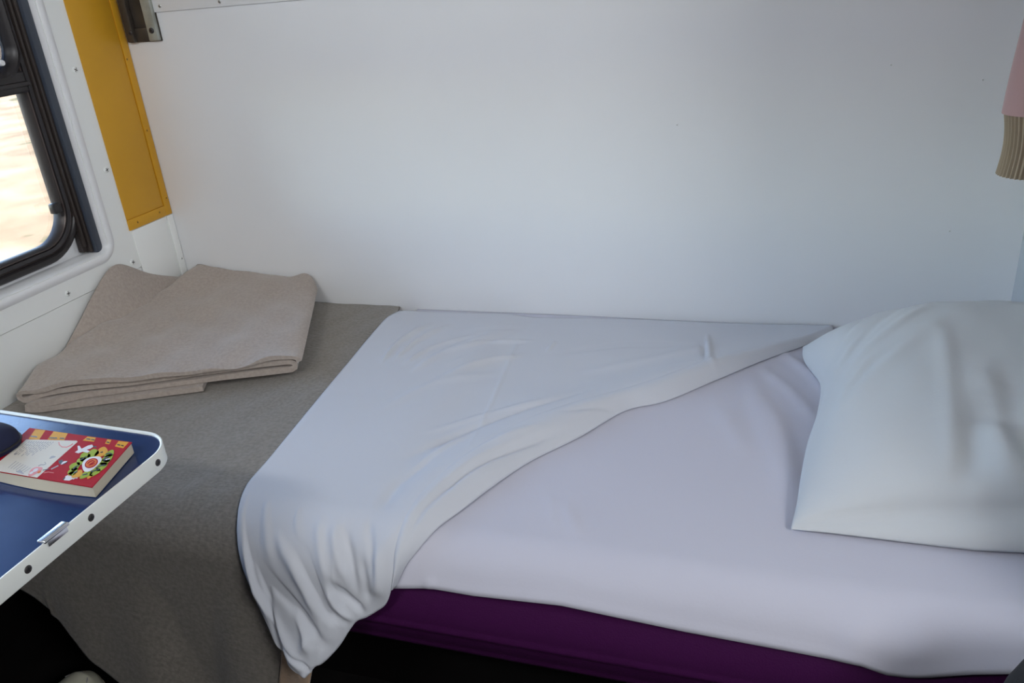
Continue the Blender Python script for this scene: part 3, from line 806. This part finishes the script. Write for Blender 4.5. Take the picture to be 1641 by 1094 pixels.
pr = ridges(Qp, [PR(*r) for r in [
    ([(1575, 685), (1613, 722), (1660, 785)], 0.022, 0.016), ([(1535, 760), (1556, 722), (1578, 665)], 0.018, -0.005), ([(1498, 560), (1516, 650), (1536, 755)], 0.015, 0.0045),
    ([(1325, 605), (1400, 560), (1500, 520)], 0.012, 0.006), ([(1320, 640), (1380, 600), (1450, 575)], 0.012, -0.004), ([(1298, 545), (1340, 530), (1400, 500)], 0.009, -0.007), ([(1305, 575), (1345, 555), (1390, 530)], 0.008, 0.006), ([(1335, 640), (1360, 605), (1400, 575)], 0.009, 0.005), ([(1335, 580), (1380, 540), (1450, 510)], 0.012, -0.006),
    ([(1350, 640), (1430, 590), (1520, 550)], 0.02, 0.005), ([(1310, 560), (1345, 535), (1390, 510)], 0.010, 0.006), ([(1322, 590), (1330, 550), (1340, 520)], 0.010, -0.006),
    ([(1600, 630), (1620, 690), (1641, 730)], 0.016, -0.004), ([(1540, 640), (1580, 650), (1600, 690)], 0.02, 0.003)]])
fade = np.clip(edge_d / 0.12, 0, 1).ravel()
Ztop += ((pr + 0.004 * soft_noise(Qp, 16, 51) + 0.0012 * soft_noise(Qp, 50, 52)) * fade).reshape(NP, NP)
Zbot = ZB + ze.copy()
inset = np.clip(edge_d / 0.10, 0, 1)
Zbot = ZB + 0.0065 + (ze - 0.0065) * (1 - inset) ** 1.6
Zbot = np.minimum(Zbot, Ztop - 0.0005 * (inset > 0))
Zbot = np.maximum(Zbot, ZB + 0.0065)
Ytop = Yp + 0.022 * np.exp(-(ww / 0.05) ** 1.5) * np.clip(uu / 0.35, 0, 1)
Ztop -= 0.0050 * np.exp(-((ww - 0.012) / 0.006) ** 2) * np.clip(uu / 0.1, 0, 1)
bm = bmesh.new()
bm, Vt = grid_bm(np.stack([Xp, Ytop, Ztop], 2), bm)
bm, Vb = grid_bm(np.stack([Xp, Yp, np.minimum(Zbot, ZB + 0.009 + 0.004 * inset)], 2), bm)
ring = [(i, 0) for i in range(NP)] + [(NP - 1, j) for j in range(1, NP)] + [(i, NP - 1) for i in range(NP - 2, -1, -1)] + [(0, j) for j in range(NP - 2, 0, -1)]
prev = [Vt[i][j] for i, j in ring]
mid_ = np.array([0.22, 0.19])
for k in range(1, 9):
    f = k / 8
    if k < 8:
        cur = []
        for i, j in ring:
            a_, b_ = Vt[i][j].co, Vb[i][j].co
            p_ = a_.lerp(b_, f); o_ = math.sin(f * math.pi) * 0.22 * (a_.z - b_.z)
            d_ = Vector((p_.x - 0.25, p_.y - 1.24, 0)).normalized()
            cur.append(bm.verts.new(p_ + (Vector((0, -1, 0)) if j == 0 else d_) * o_))
    else:
        cur = [Vb[i][j] for i, j in ring]
    for q in range(len(ring)):
        bm.faces.new((prev[q], prev[(q + 1) % len(ring)], cur[(q + 1) % len(ring)], cur[q]))
    prev = cur
bmesh.ops.remove_doubles(bm, verts=bm.verts, dist=1e-5)
pil = thing('pillow', (0.22, 1.25, ZB + 0.004), 'plump white pillow in a creased case against the right wall', 'pillow')
from_bm('pillowcase', bm, M['pillow'], pil, smooth=True)

# ------------------------------------------------------------------ folding table under the window
ZT = CZ - 0.480
ZT = CZ - 0.4765
TX, TY = -0.6803, 0.6745
_ex = np.array([0.9987, -0.0502]); _ey = np.array([-0.0127, 0.9999])      # the worn top hangs a little out of square
def skewed(x, y):
    d = _ex * (x - TX) + _ey * (y - TY); return TX + d[0], TY + d[1]
tab = thing('folding_table', (XL, 0.35, ZT - 0.03), 'wall-hung table with dark blue top and cream rim', 'table')
def tloop(i, r=0.046, y0=0.02, x0=XL + 0.045):
    """outline seen from above, grown by i: two rounded corners on the free side."""
    out = [(x0, y0 - i)]
    for cx, cy, a0 in ((TX - r, y0 + r, 270), (TX - r, TY - r, 0)):
        for k in range(13):
            a = math.radians(a0 + 90 * k / 12); out.append((cx + (r + i) * math.cos(a), cy + (r + i) * math.sin(a)))
    out.append((x0, TY + i))
    return out
def tl(name, specs, mat, cap=None):
    P = np.array([[(*skewed(x, y), z) for x, y in lp] for z, lp in specs])
    bm, V = grid_bm(P, wrap_v=True)
    if cap == 'both': bm.faces.new(V[0]); bm.faces.new(V[-1])
    elif cap == 'ring':
        for k in range(P.shape[1]):
            k2 = (k + 1) % P.shape[1]; bm.faces.new((V[-1][k], V[-1][k2], V[0][k2], V[0][k]))
    return from_bm(name, bm, mat, tab, angle=35)
tl('tabletop', [(ZT - 0.020, tloop(-0.0036)), (ZT - 0.003, tloop(-0.0036))], M['laminate'], 'both')
tl('rim', [(ZT - 0.0015, tloop(-0.0035)), (ZT - 0.0006, tloop(-0.003)), (ZT, tloop(-0.002)), (ZT, tloop(-0.0008)), (ZT - 0.0012, tloop(0)), (ZT - 0.0225, tloop(0)), (ZT - 0.0235, tloop(-0.001)), (ZT - 0.0235, tloop(-0.0035))], M['rim'], 'ring')
def on_edge(p):                                          # point on the free edge of the table
    r = ray(p); n_ = np.array([_ey[1], -_ey[0]]); k = (np.array([TX, TY]) @ n_) / (r[:2] @ n_); return r * k + np.array([0, 0, CZ])
for p in ((253, 741), (146, 829), (45, 912)):
    c = on_edge(p); screw(tab, (c[0] - 0.0006, c[1], c[2]), (_ey[1], -_ey[0], 0), 0.0042, M['dark_screw'])
ca, cb = on_edge((70, 874)), on_edge((112, 846))
bm = bmesh.new(); L_clip = np.linalg.norm((cb - ca)[:2])
box(bm, -0.0075, 0.0026, 0.0, L_clip, -0.0008, 0.0030, 0.0014, 3)
box(bm, 0.0003, 0.0026, 0.003, L_clip - 0.004, -0.006, 0.0005, 0.0008, 2)
bm.transform(Matrix(((_ey[1], _ey[0], 0, ca[0]), (-_ey[0], _ey[1], 0, ca[1]), (0, 0, 1, ZT + 0.0008), (0, 0, 0, 1))))
from_bm('clip', bm, M['alu'], tab, angle=40)
bm = bmesh.new()
box(bm, XL, XL + 0.075, 0.10, TY - 0.02, ZT - 0.05, ZT - 0.0205, 0.002)
from_bm('wall_hinge', bm, M['alu'], tab, angle=40)
bm = bmesh.new()
tube(bm, [(XL + 0.012, 0.33, ZT - 0.35), (XL + 0.30, 0.33, ZT - 0.022)], 0.011, 12)
from_bm('strut', bm, M['alu'], tab, angle=40)

# ------------------------------------------------------------------ paperback book on the table
ZK = ZT - 0.0028
HB = 0.0150
def K(x, y): return (x / 6.8375, 670 + y / 6.8375)                     # reading of the cover in the enlarged detail
zc = ZK + HB
c_tl, c_tr, c_br, c_bl = [at_z(K(*p), zc)[:2] for p in ((325, 105), (1445, 262), (1003, 735), (-183, 572))]
ex = c_tr - c_tl; wlen = np.linalg.norm(ex); ex /= wlen
ey = np.array([ex[1], -ex[0]])                                         # towards the reader
hlen = float(np.mean([(c_br - c_tr) @ ey, (c_bl - c_tl) @ ey]))
skew = float(np.mean([(c_br - c_tr) @ ex, (c_bl - c_tl) @ ex]))
book = thing('paperback_book', (*((c_tl + c_br) / 2), ZK), 'red comic paperback with yellow tabs and green lettering on the table', 'book')
def bow(vv_): return 0.0035 * np.sin(np.clip(vv_, 0, 1) * math.pi) * 0.0 - 0.0
# page block, the side facing the reader bulging a little lower
bm = bmesh.new()
def bpt(u_, v_, z): 
    p = c_tl + ex * (u_ * wlen + skew * v_) + ey * v_ * hlen; return (p[0], p[1], z)
nb = 24
lay = []
for k in range(9):
    f = k / 8
    io = 0.006 * math.sin(f * math.pi) * 0.5
    lp = []
    for i in range(nb + 1): lp.append(bpt(0.004 + 0.990 * i / nb, 0.010 - io * 0.3, ZK + 0.0008 + f * (HB - 0.0020)))
    for i in range(nb + 1): lp.append(bpt(0.994 + io * 0.15, 0.010 + 0.975 * i / nb, ZK + 0.0008 + f * (HB - 0.0020)))
    for i in range(nb + 1): lp.append(bpt(0.994 - 0.990 * i / nb, 0.985 + 0.05 * math.sin(i / nb * math.pi) * (1 - f), ZK + 0.0008 + f * (HB - 0.0020)))
    lay.append(lp)
P = np.array(lay)
bm, V = grid_bm(P, wrap_v=True)
bm.faces.new(V[0]); bm.faces.new(V[-1])
bmesh.ops.remove_doubles(bm, verts=bm.verts, dist=1e-5)
from_bm('pages', bm, M['paper'], book, angle=40)
bm = bmesh.new()
P = np.array([[bpt(i / 20, j / 12, zc - 0.0010) for j in range(13)] for i in range(21)])
bm, Va = grid_bm(P, bm)
P2 = P.copy(); P2[..., 2] = zc
bm, Vb = grid_bm(P2, bm)
rg = [(i, 0) for i in range(21)] + [(20, j) for j in range(1, 13)] + [(i, 12) for i in range(19, -1, -1)] + [(0, j) for j in range(11, 0, -1)]
for k in range(len(rg)):
    a_, b_ = rg[k], rg[(k + 1) % len(rg)]
    bm.faces.new((Va[a_[0]][a_[1]], Va[b_[0]][b_[1]], Vb[b_[0]][b_[1]], Vb[a_[0]][a_[1]]))
layer = [0]
def art(pts, mi, lift=1):
    vs = []
    for p in pts:
        q = at_z(K(*p), zc)[:2]
        d = q - c_tl; v_ = np.clip((d @ ey) / hlen, 0.004, 0.996); u_ = np.clip((d @ ex - skew * v_) / wlen, 0.003, 0.997)
        r = bpt(u_, v_, zc + 0.00012 * lift); vs.append(bm.verts.new(r))
    try:
        f = bm.faces.new(vs); f.material_index = mi
    except ValueError: pass
def blob(cx, cy, rx, ry, mi, lift, rot=0.0, wob=0.0, n=22, ph=0):
    out = []
    for k in range(n):
        a = 2 * math.pi * k / n; r = 1 + wob * math.sin(3 * a + ph)
        x = rx * r * math.cos(a); y = ry * r * math.sin(a); c_, s_ = math.cos(rot), math.sin(rot)
        out.append((cx + x * c_ - y * s_, cy + x * s_ + y * c_))
    art(out, mi, lift)
def stroke(pts, w, mi, lift):
    p = np.array(pts, float)
    t = np.gradient(p, axis=0); t /= np.linalg.norm(t, axis=1)[:, None]; n_ = np.stack([-t[:, 1], t[:, 0]], 1)
    for i in range(len(p) - 1):
        art([p[i] + n_[i] * w, p[i + 1] + n_[i + 1] * w, p[i + 1] - n_[i + 1] * w, p[i] - n_[i] * w], mi, lift)
MI = {k: i for i, k in enumerate(['red', 'cov_yellow', 'cov_cream', 'cov_green', 'cov_white', 'cov_orange', 'cov_ink', 'cov_grey', 'cov_pink'])}
Y, CR, GR, WH, ORG, INK, GY, PK = (MI[k] for k in ['cov_yellow', 'cov_cream', 'cov_green', 'cov_white', 'cov_orange', 'cov_ink', 'cov_grey', 'cov_pink'])
for q4 in ([(385, 122), (500, 130), (430, 235), (312, 228)], [(592, 142), (752, 160), (704, 240), (520, 234)], [(960, 200), (1052, 212), (1030, 258), (905, 244)],
           [(1178, 230), (1222, 238), (1196, 286), (1150, 278)], [(1300, 250), (1412, 262), (1350, 330), (1258, 308)]):
    art(q4, Y, 1)
for a_, b_ in (((335, 196), (408, 206)), ((540, 216), (628, 218)), ((655, 220), (705, 222)), ((945, 226), (990, 232)), ((1000, 234), (1036, 238)), ((1168, 262), (1200, 268)), ((1285, 290), (1318, 296)), ((1328, 298), (1356, 304))):
    stroke([a_, ((a_[0] + b_[0]) / 2, (a_[1] + b_[1]) / 2), b_], 6, INK, 2)
art([(290, 232), (840, 246), (852, 258), (400, 656), (0, 600), (-160, 566), (0, 470)], CR, 1)
# lines of print running down the cream panel
for k in range(11):
    x0 = 330 + k * 26; y0 = 250 + k * 0.8
    ln = [190, 215, 225, 150, 240, 215, 230, 190, 225, 150, 120][k]
    dx, dy = -0.86, 0.70
    segs = 5; pos = 0.0
    for s_ in range(segs):
        l_ = ln / segs
        stroke([(x0 + dx * (pos + 3), y0 + dy * (pos + 3)), (x0 + dx * (pos + l_ * 0.5), y0 + dy * (pos + l_ * 0.5)), (x0 + dx * (pos + l_ - 6), y0 + dy * (pos + l_ - 6))], 3.4, GY, 2)
        pos += l_
for k in range(7):
    stroke([(180 - k * 4 + k * 30, 470 + k * 12), (130 + k * 28, 510 + k * 10), (90 + k * 28, 545 + k * 8)], 2.6, GY, 2)
stroke([(645, 262), (650, 290), (680, 315), (730, 318), (775, 298), (800, 280)], 6, PK, 2)
blob(385, 580, 85, 36, PK, 2, -0.5, 0.12); blob(390, 570, 34, 16, WH, 3, -0.5); blob(345, 600, 26, 12, WH, 3, -0.5); blob(430, 590, 22, 12, ORG, 3, -0.5)
stroke([(420, 525), (450, 510), (480, 512), (505, 500), (490, 480)], 5, GY, 2)
blob(575, 428, 34, 12, GY, 2, -0.3, 0.2); blob(170, 392, 20, 10, GY, 2, -0.3); blob(220, 590, 40, 14, GY, 2, 0.3, 0.3)
# pale winged shapes and dark marks on the red
art([(850, 305), (870, 300), (895, 335), (965, 300), (1010, 290), (1025, 312), (990, 335), (950, 345), (985, 362), (960, 380), (905, 368), (860, 386), (820, 374), (855, 350)], WH, 2)
blob(1040, 312, 20, 8, INK, 2, 0.2)
art([(640, 470), (680, 455), (700, 480), (745, 470), (730, 492), (690, 510), (650, 500)], INK, 2); blob(700, 488, 36, 10, WH, 3, -0.5, 0.2)
stroke([(560, 560), (600, 540), (640, 520)], 6, GY, 2); stroke([(480, 600), (530, 590), (590, 600)], 4, PK, 2); stroke([(470, 570), (540, 560)], 4, INK, 2)
art([(720, 635), (750, 622), (800, 640), (800, 665), (760, 685), (700, 680)], WH, 2); stroke([(800, 668), (820, 655), (850, 655)], 6, WH, 2); stroke([(690, 672), (715, 650)], 6, INK, 2)
# ring of fat green letters round a white oval with an orange badge
ringc = [(930, 425, 62, 42, GR), (890, 470, 58, 34, GR), (820, 530, 62, 40, GR), (800, 585, 58, 36, GR), (850, 615, 66, 30, Y), (950, 612, 80, 32, GR), (1040, 590, 66, 34, GR), (1110, 530, 70, 38, GR), (1150, 480, 62, 36, GR),
         (1180, 440, 66, 36, GR), (1200, 392, 60, 30, GR), (1110, 375, 78, 42, Y), (1020, 390, 70, 40, GR), (985, 640, 36, 14, Y), (780, 605, 40, 16, Y)]
for k, (x, y, rx, ry, mi) in enumerate(ringc): blob(x, y, rx * 1.04, ry * 1.07, INK if k in (1, 8, 9, 10) else mi, 2, -0.55, 0.10, ph=k)
for k, (x, y, rx, ry, mi) in enumerate(ringc): blob(x, y, rx, ry, mi, 3, -0.55, 0.10, ph=k)
for a_ in ([(930, 430), (955, 422)], [(800, 560), (835, 530), (865, 522)], [(810, 600), (850, 585)], [(1100, 378), (1130, 372)], [(1160, 400), (1200, 385), (1235, 400)], [(1140, 470), (1150, 440), (1190, 425)], [(1060, 545), (1110, 520), (1160, 515)], [(1000, 590), (1060, 570), (1090, 560)], [(905, 625), (960, 610)], [(885, 455), (920, 440)]):
    p = smooth_curve(a_, 5) if len(a_) > 2 else np.array([a_[0], ((a_[0][0] + a_[1][0]) / 2, (a_[0][1] + a_[1][1]) / 2), a_[1]])
    stroke(p, 6, INK, 4)
stroke([(1158, 458), (1180, 452), (1205, 448)], 6, WH, 5)
blob(1000, 500, 118, 68, WH, 5, -0.55, 0.10, ph=1.0); blob(1003, 497, 78, 48, MI['red'], 6, -0.45); blob(1003, 497, 66, 38, ORG, 7, -0.45)
stroke([(960, 505), (990, 480), (1020, 470), (1040, 480), (1010, 500), (985, 515)], 6, MI['red'], 8); stroke([(975, 522), (1010, 512), (1040, 500)], 5, MI['red'], 8)
me = bpy.data.meshes.new('cover'); bm.normal_update(); bm.to_mesh(me); bm.free()
link('cover', me, [M[k] for k in ['red', 'cov_yellow', 'cov_cream', 'cov_green', 'cov_white', 'cov_orange', 'cov_ink', 'cov_grey', 'cov_pink']], book)

# dark rounded case beside the book
cc = at_z((-20, 720), ZK + 0.02)
bm = bmesh.new()
bmesh.ops.create_uvsphere(bm, u_segments=36, v_segments=20, radius=1.0)
for v_ in bm.verts:
    x, y, z = v_.co
    s_ = lambda q, e: math.copysign(abs(q) ** e, q)
    v_.co = Vector((cc[0] + s_(x, 0.8) * 0.055 - 0.028, cc[1] + s_(y, 0.75) * 0.034 + 0.008, ZK + 0.021 + s_(z, 0.7) * 0.020))
cs_ = thing('soft_case', (cc[0] - 0.03, cc[1], ZK), 'dark navy rounded soft case on the table behind the red book', 'case')
from_bm('shell', bm, M['navy_case'], cs_, smooth=True)
bm = bmesh.new()
lp = []
for k in range(37):
    a = 2 * math.pi * k / 36; s_ = lambda q, e: math.copysign(abs(q) ** e, q)
    lp.append((cc[0] - 0.028 + s_(math.cos(a), 0.8) * 0.0556, cc[1] + 0.008 + s_(math.sin(a), 0.75) * 0.0346, ZK + 0.021))
tube(bm, lp, 0.0012, 6, cap=False)
from_bm('zip', bm, M['black'], cs_, smooth=True)

# ------------------------------------------------------------------ pink jacket hanging by the right wall
yj = 1.43
jk = thing('hanging_jacket', (0.37, 1.2, CZ - 0.39), 'dusty pink jacket with ribbed beige cuff hanging by the right wall', 'jacket')
def sleeve_section(z, cx, cy, rx, ry, n=64, rib=0.0):
    out = []
    for k in range(n):
        a = 2 * math.pi * k / n; r = 1 + rib * (0.5 + 0.5 * math.cos(a * 40)) 
        out.append((cx + rx * r * math.cos(a), cy + ry * r * math.sin(a), z))
    return out
pa = at_y((1601, 178), yj); pb = at_y((1593, 274), yj); pt = at_y((1641, 20), yj)
zt_, zb_ = pa[2], pb[2]
rows = []
for f in np.linspace(0, 1, 24):
    z = zt_ + f * 0.62
    xl = pa[0] + (pt[0] - pa[0]) * (z - zt_) / (pt[2] - pa[2])
    xl = min(xl, 0.335)
    rx = (0.398 - xl) / 2
    rows.append(sleeve_section(z, 0.398 - rx, yj - 0.02 + 0.01 * math.sin(f * 7), rx * (1 + 0.01 * math.sin(f * 23)), 0.042 + 0.02 * f))
P = np.array(rows); bm, V = grid_bm(P, wrap_v=True); bm.faces.new(V[-1]); bm.faces.new(V[0])
from_bm('sleeve', bm, M['pink'], jk, angle=60)
rows = []
for f in np.linspace(0, 1, 16):
    z = zb_ + f * (zt_ - zb_) * 1.04
    xl = pb[0] + 0.002 + (pa[0] - pb[0] + 0.004) * f + 0.005 * math.sin(f * math.pi)
    rx = (0.395 - xl) / 2
    rows.append(sleeve_section(z, 0.395 - rx, yj - 0.02, rx, 0.040 - 0.003 * math.sin(f * math.pi), 480, 0.085))
inner = []
for f in np.linspace(0, 0.8, 6):
    z = zb_ + f * (zt_ - zb_)
    rx = (0.395 - pb[0]) / 2 - 0.006
    inner.append(sleeve_section(z, 0.395 - (0.395 - pb[0]) / 2, yj - 0.02, rx, 0.034, 480))
P = np.array(inner[::-1] + rows); bm, V = grid_bm(P, wrap_v=True)
from_bm('cuff', bm, M['rib'], jk, angle=60)
rows = []
for f in np.linspace(0, 1, 20):                      # body of the jacket, flat against the wall and out of the picture
    z = CZ - 0.30 + f * 0.62; w_ = 0.21 - 0.14 * f ** 3
    rows.append([(0.374 + 0.026 * math.cos(a), 1.16 + w_ * math.sin(a), z) for a in np.linspace(0, 2 * math.pi, 48, endpoint=False)])
P = np.array(rows); bm, V = grid_bm(P, wrap_v=True); bm.faces.new(V[0]); bm.faces.new(V[-1])
from_bm('body', bm, M['pink'], jk, angle=60)
bm = bmesh.new()
tube(bm, [(0.374, 1.16, CZ + 0.31), (0.374, 1.16, CZ + 0.345), (0.385, 1.16, CZ + 0.365), (XR, 1.16, CZ + 0.365)], 0.003, 8)
hk = from_bm('coat_hook', bm, M['steel'], angle=40)
tag(hk, 'small steel coat hook on the right wall above the pink jacket', 'hook')

# ------------------------------------------------------------------ sneaker on the floor
sp_ = at_z((139, 1078), 0.060); sp_[1] += 0.012
shoe = thing('sneaker', (sp_[0], sp_[1] - 0.10, 0.0), 'black sneaker with cream rubber toe cap on the dark floor', 'shoe')
def shoe_half(t):   # half width along the shoe, t from toe 0 to heel 1
    return 0.040 * (max(0.0, 1 - (1 - min(t / 0.22, 1)) ** 2) ** 0.5) * (1 - 0.22 * sstep(0.3, 0.6, t)) * (max(0.0, 1 - max(0, (t - 0.88) / 0.12) ** 2) ** 0.5)
LS = 0.285
def ring_at(t, z, k=1.0, n=1):
    return (sp_[0], sp_[1] + 0.005 - t * LS, z, shoe_half(t) * k)
ts = [0.002, 0.01, 0.03, 0.06, 0.1, 0.16, 0.22, 0.3, 0.4, 0.5, 0.6, 0.7, 0.8, 0.88, 0.94, 0.98, 0.999]
rows = []
for t_ in ts:                                        # sole
    x, y, z, w_ = ring_at(t_, 0.0); w_ += 0.004
    rows.append([(x + sx * w_, y, zz) for sx, zz in ((-1, 0.0), (-1.0, 0.026), (-0.94, 0.030), (0.94, 0.030), (1.0, 0.026), (1, 0.0))])
P = np.array(rows); bm, V = grid_bm(P, wrap_v=True); bm.faces.new(V[0]); bm.faces.new(V[-1])
from_bm('sole', bm, M['cream_rubber'], shoe, angle=50)
def upper(ta, tb, h0, mat, name, grow=0.0):
    rows = []
    for t_ in np.linspace(ta, tb, 26):
        x, y, z, w_ = ring_at(max(t_, 0.003), 0.0); w_ = w_ - 0.001 + grow
        hh = np.interp(t_, [0, 0.03, 0.1, 0.2, 0.35, 0.55, 0.75, 1.0], [0.036, 0.056, 0.073, 0.077, 0.088, 0.110, 0.110, 0.118]) + grow
        rows.append([(x + w_ * math.cos(a), y, 0.024 + (hh - 0.024) * max(math.sin(a), 0) ** 0.75) for a in np.linspace(0, math.pi, 25)])
    P = np.array(rows); bm, V = grid_bm(P); bm.faces.new(V[0]); bm.faces.new(V[-1])
    return from_bm(name, bm, mat, shoe, angle=60)
upper(0.0, 0.24, 0, M['cream_rubber'], 'toe_cap', 0.0015)
upper(0.22, 1.0, 0, M['shoe'], 'upper')
for k in range(4):
    t_ = 0.30 + 0.07 * k; hh = np.interp(t_, [0.2, 0.35, 0.55], [0.077, 0.088, 0.110]) + 0.002
    bm = bmesh.new()
    tube(bm, [(sp_[0] - 0.024, sp_[1] - t_ * LS, hh - 0.010), (sp_[0] - 0.010, sp_[1] - t_ * LS, hh), (sp_[0] + 0.010, sp_[1] - t_ * LS, hh), (sp_[0] + 0.024, sp_[1] - t_ * LS, hh - 0.010)], 0.003, 8)
    from_bm('lace', bm, M['lace'], shoe, smooth=True)
rows = []
for a in np.linspace(math.radians(35), math.radians(145), 16):   # raised line on the toe cap
    rows.append((sp_[0] + 0.030 * math.cos(a), sp_[1] - 0.055 + 0.035 * math.sin(a), 0.0755 - 0.0065 * abs(math.cos(a)) - 0.004 * math.sin(a)))
bm = bmesh.new(); tube(bm, rows, 0.0012, 6)
from_bm('toe_line', bm, M['cov_grey'], shoe, smooth=True)

# ------------------------------------------------------------------ black bag leaning on the front of the berth, lower right
bp_ = at_y((1641, 1072), 0.62)
bag = thing('black_bag', (bp_[0] + 0.16, 0.60, 0.0), 'black bag standing on the floor against the purple berth below the pillow', 'bag')
bm = bmesh.new()
rows = []
hb = bp_[2] + 0.012
for f in np.linspace(0, 1, 22):
    z = 0.0 + f * hb
    k = (1 - max(0, (f - 0.82) / 0.18) ** 2.2) ** 0.5 if f < 1 else 0.02
    w_ = 0.155 * (0.55 + 0.45 * k) - 0.03 * (1 - k); d_ = 0.10 * (0.2 + 0.8 * k)
    s_ = lambda q, e: math.copysign(abs(q) ** e, q)
    rows.append([(bp_[0] + 0.150 + w_ * s_(math.cos(a), 0.6), 0.62 + d_ * s_(math.sin(a), 0.7), z) for a in np.linspace(0, 2 * math.pi, 48, endpoint=False)])
P = np.array(rows); bm, V = grid_bm(P, wrap_v=True); bm.faces.new(V[0]); bm.faces.new(V[-1])
from_bm('body', bm, M['bag'], bag, angle=60)
bm = bmesh.new()
tube(bm, [(bp_[0] + 0.12, 0.62, hb - 0.004), (bp_[0] + 0.13, 0.62, hb + 0.03), (bp_[0] + 0.18, 0.62, hb + 0.03), (bp_[0] + 0.19, 0.62, hb - 0.004)], 0.006, 8)
from_bm('handle', bm, M['bag'], bag, smooth=True)
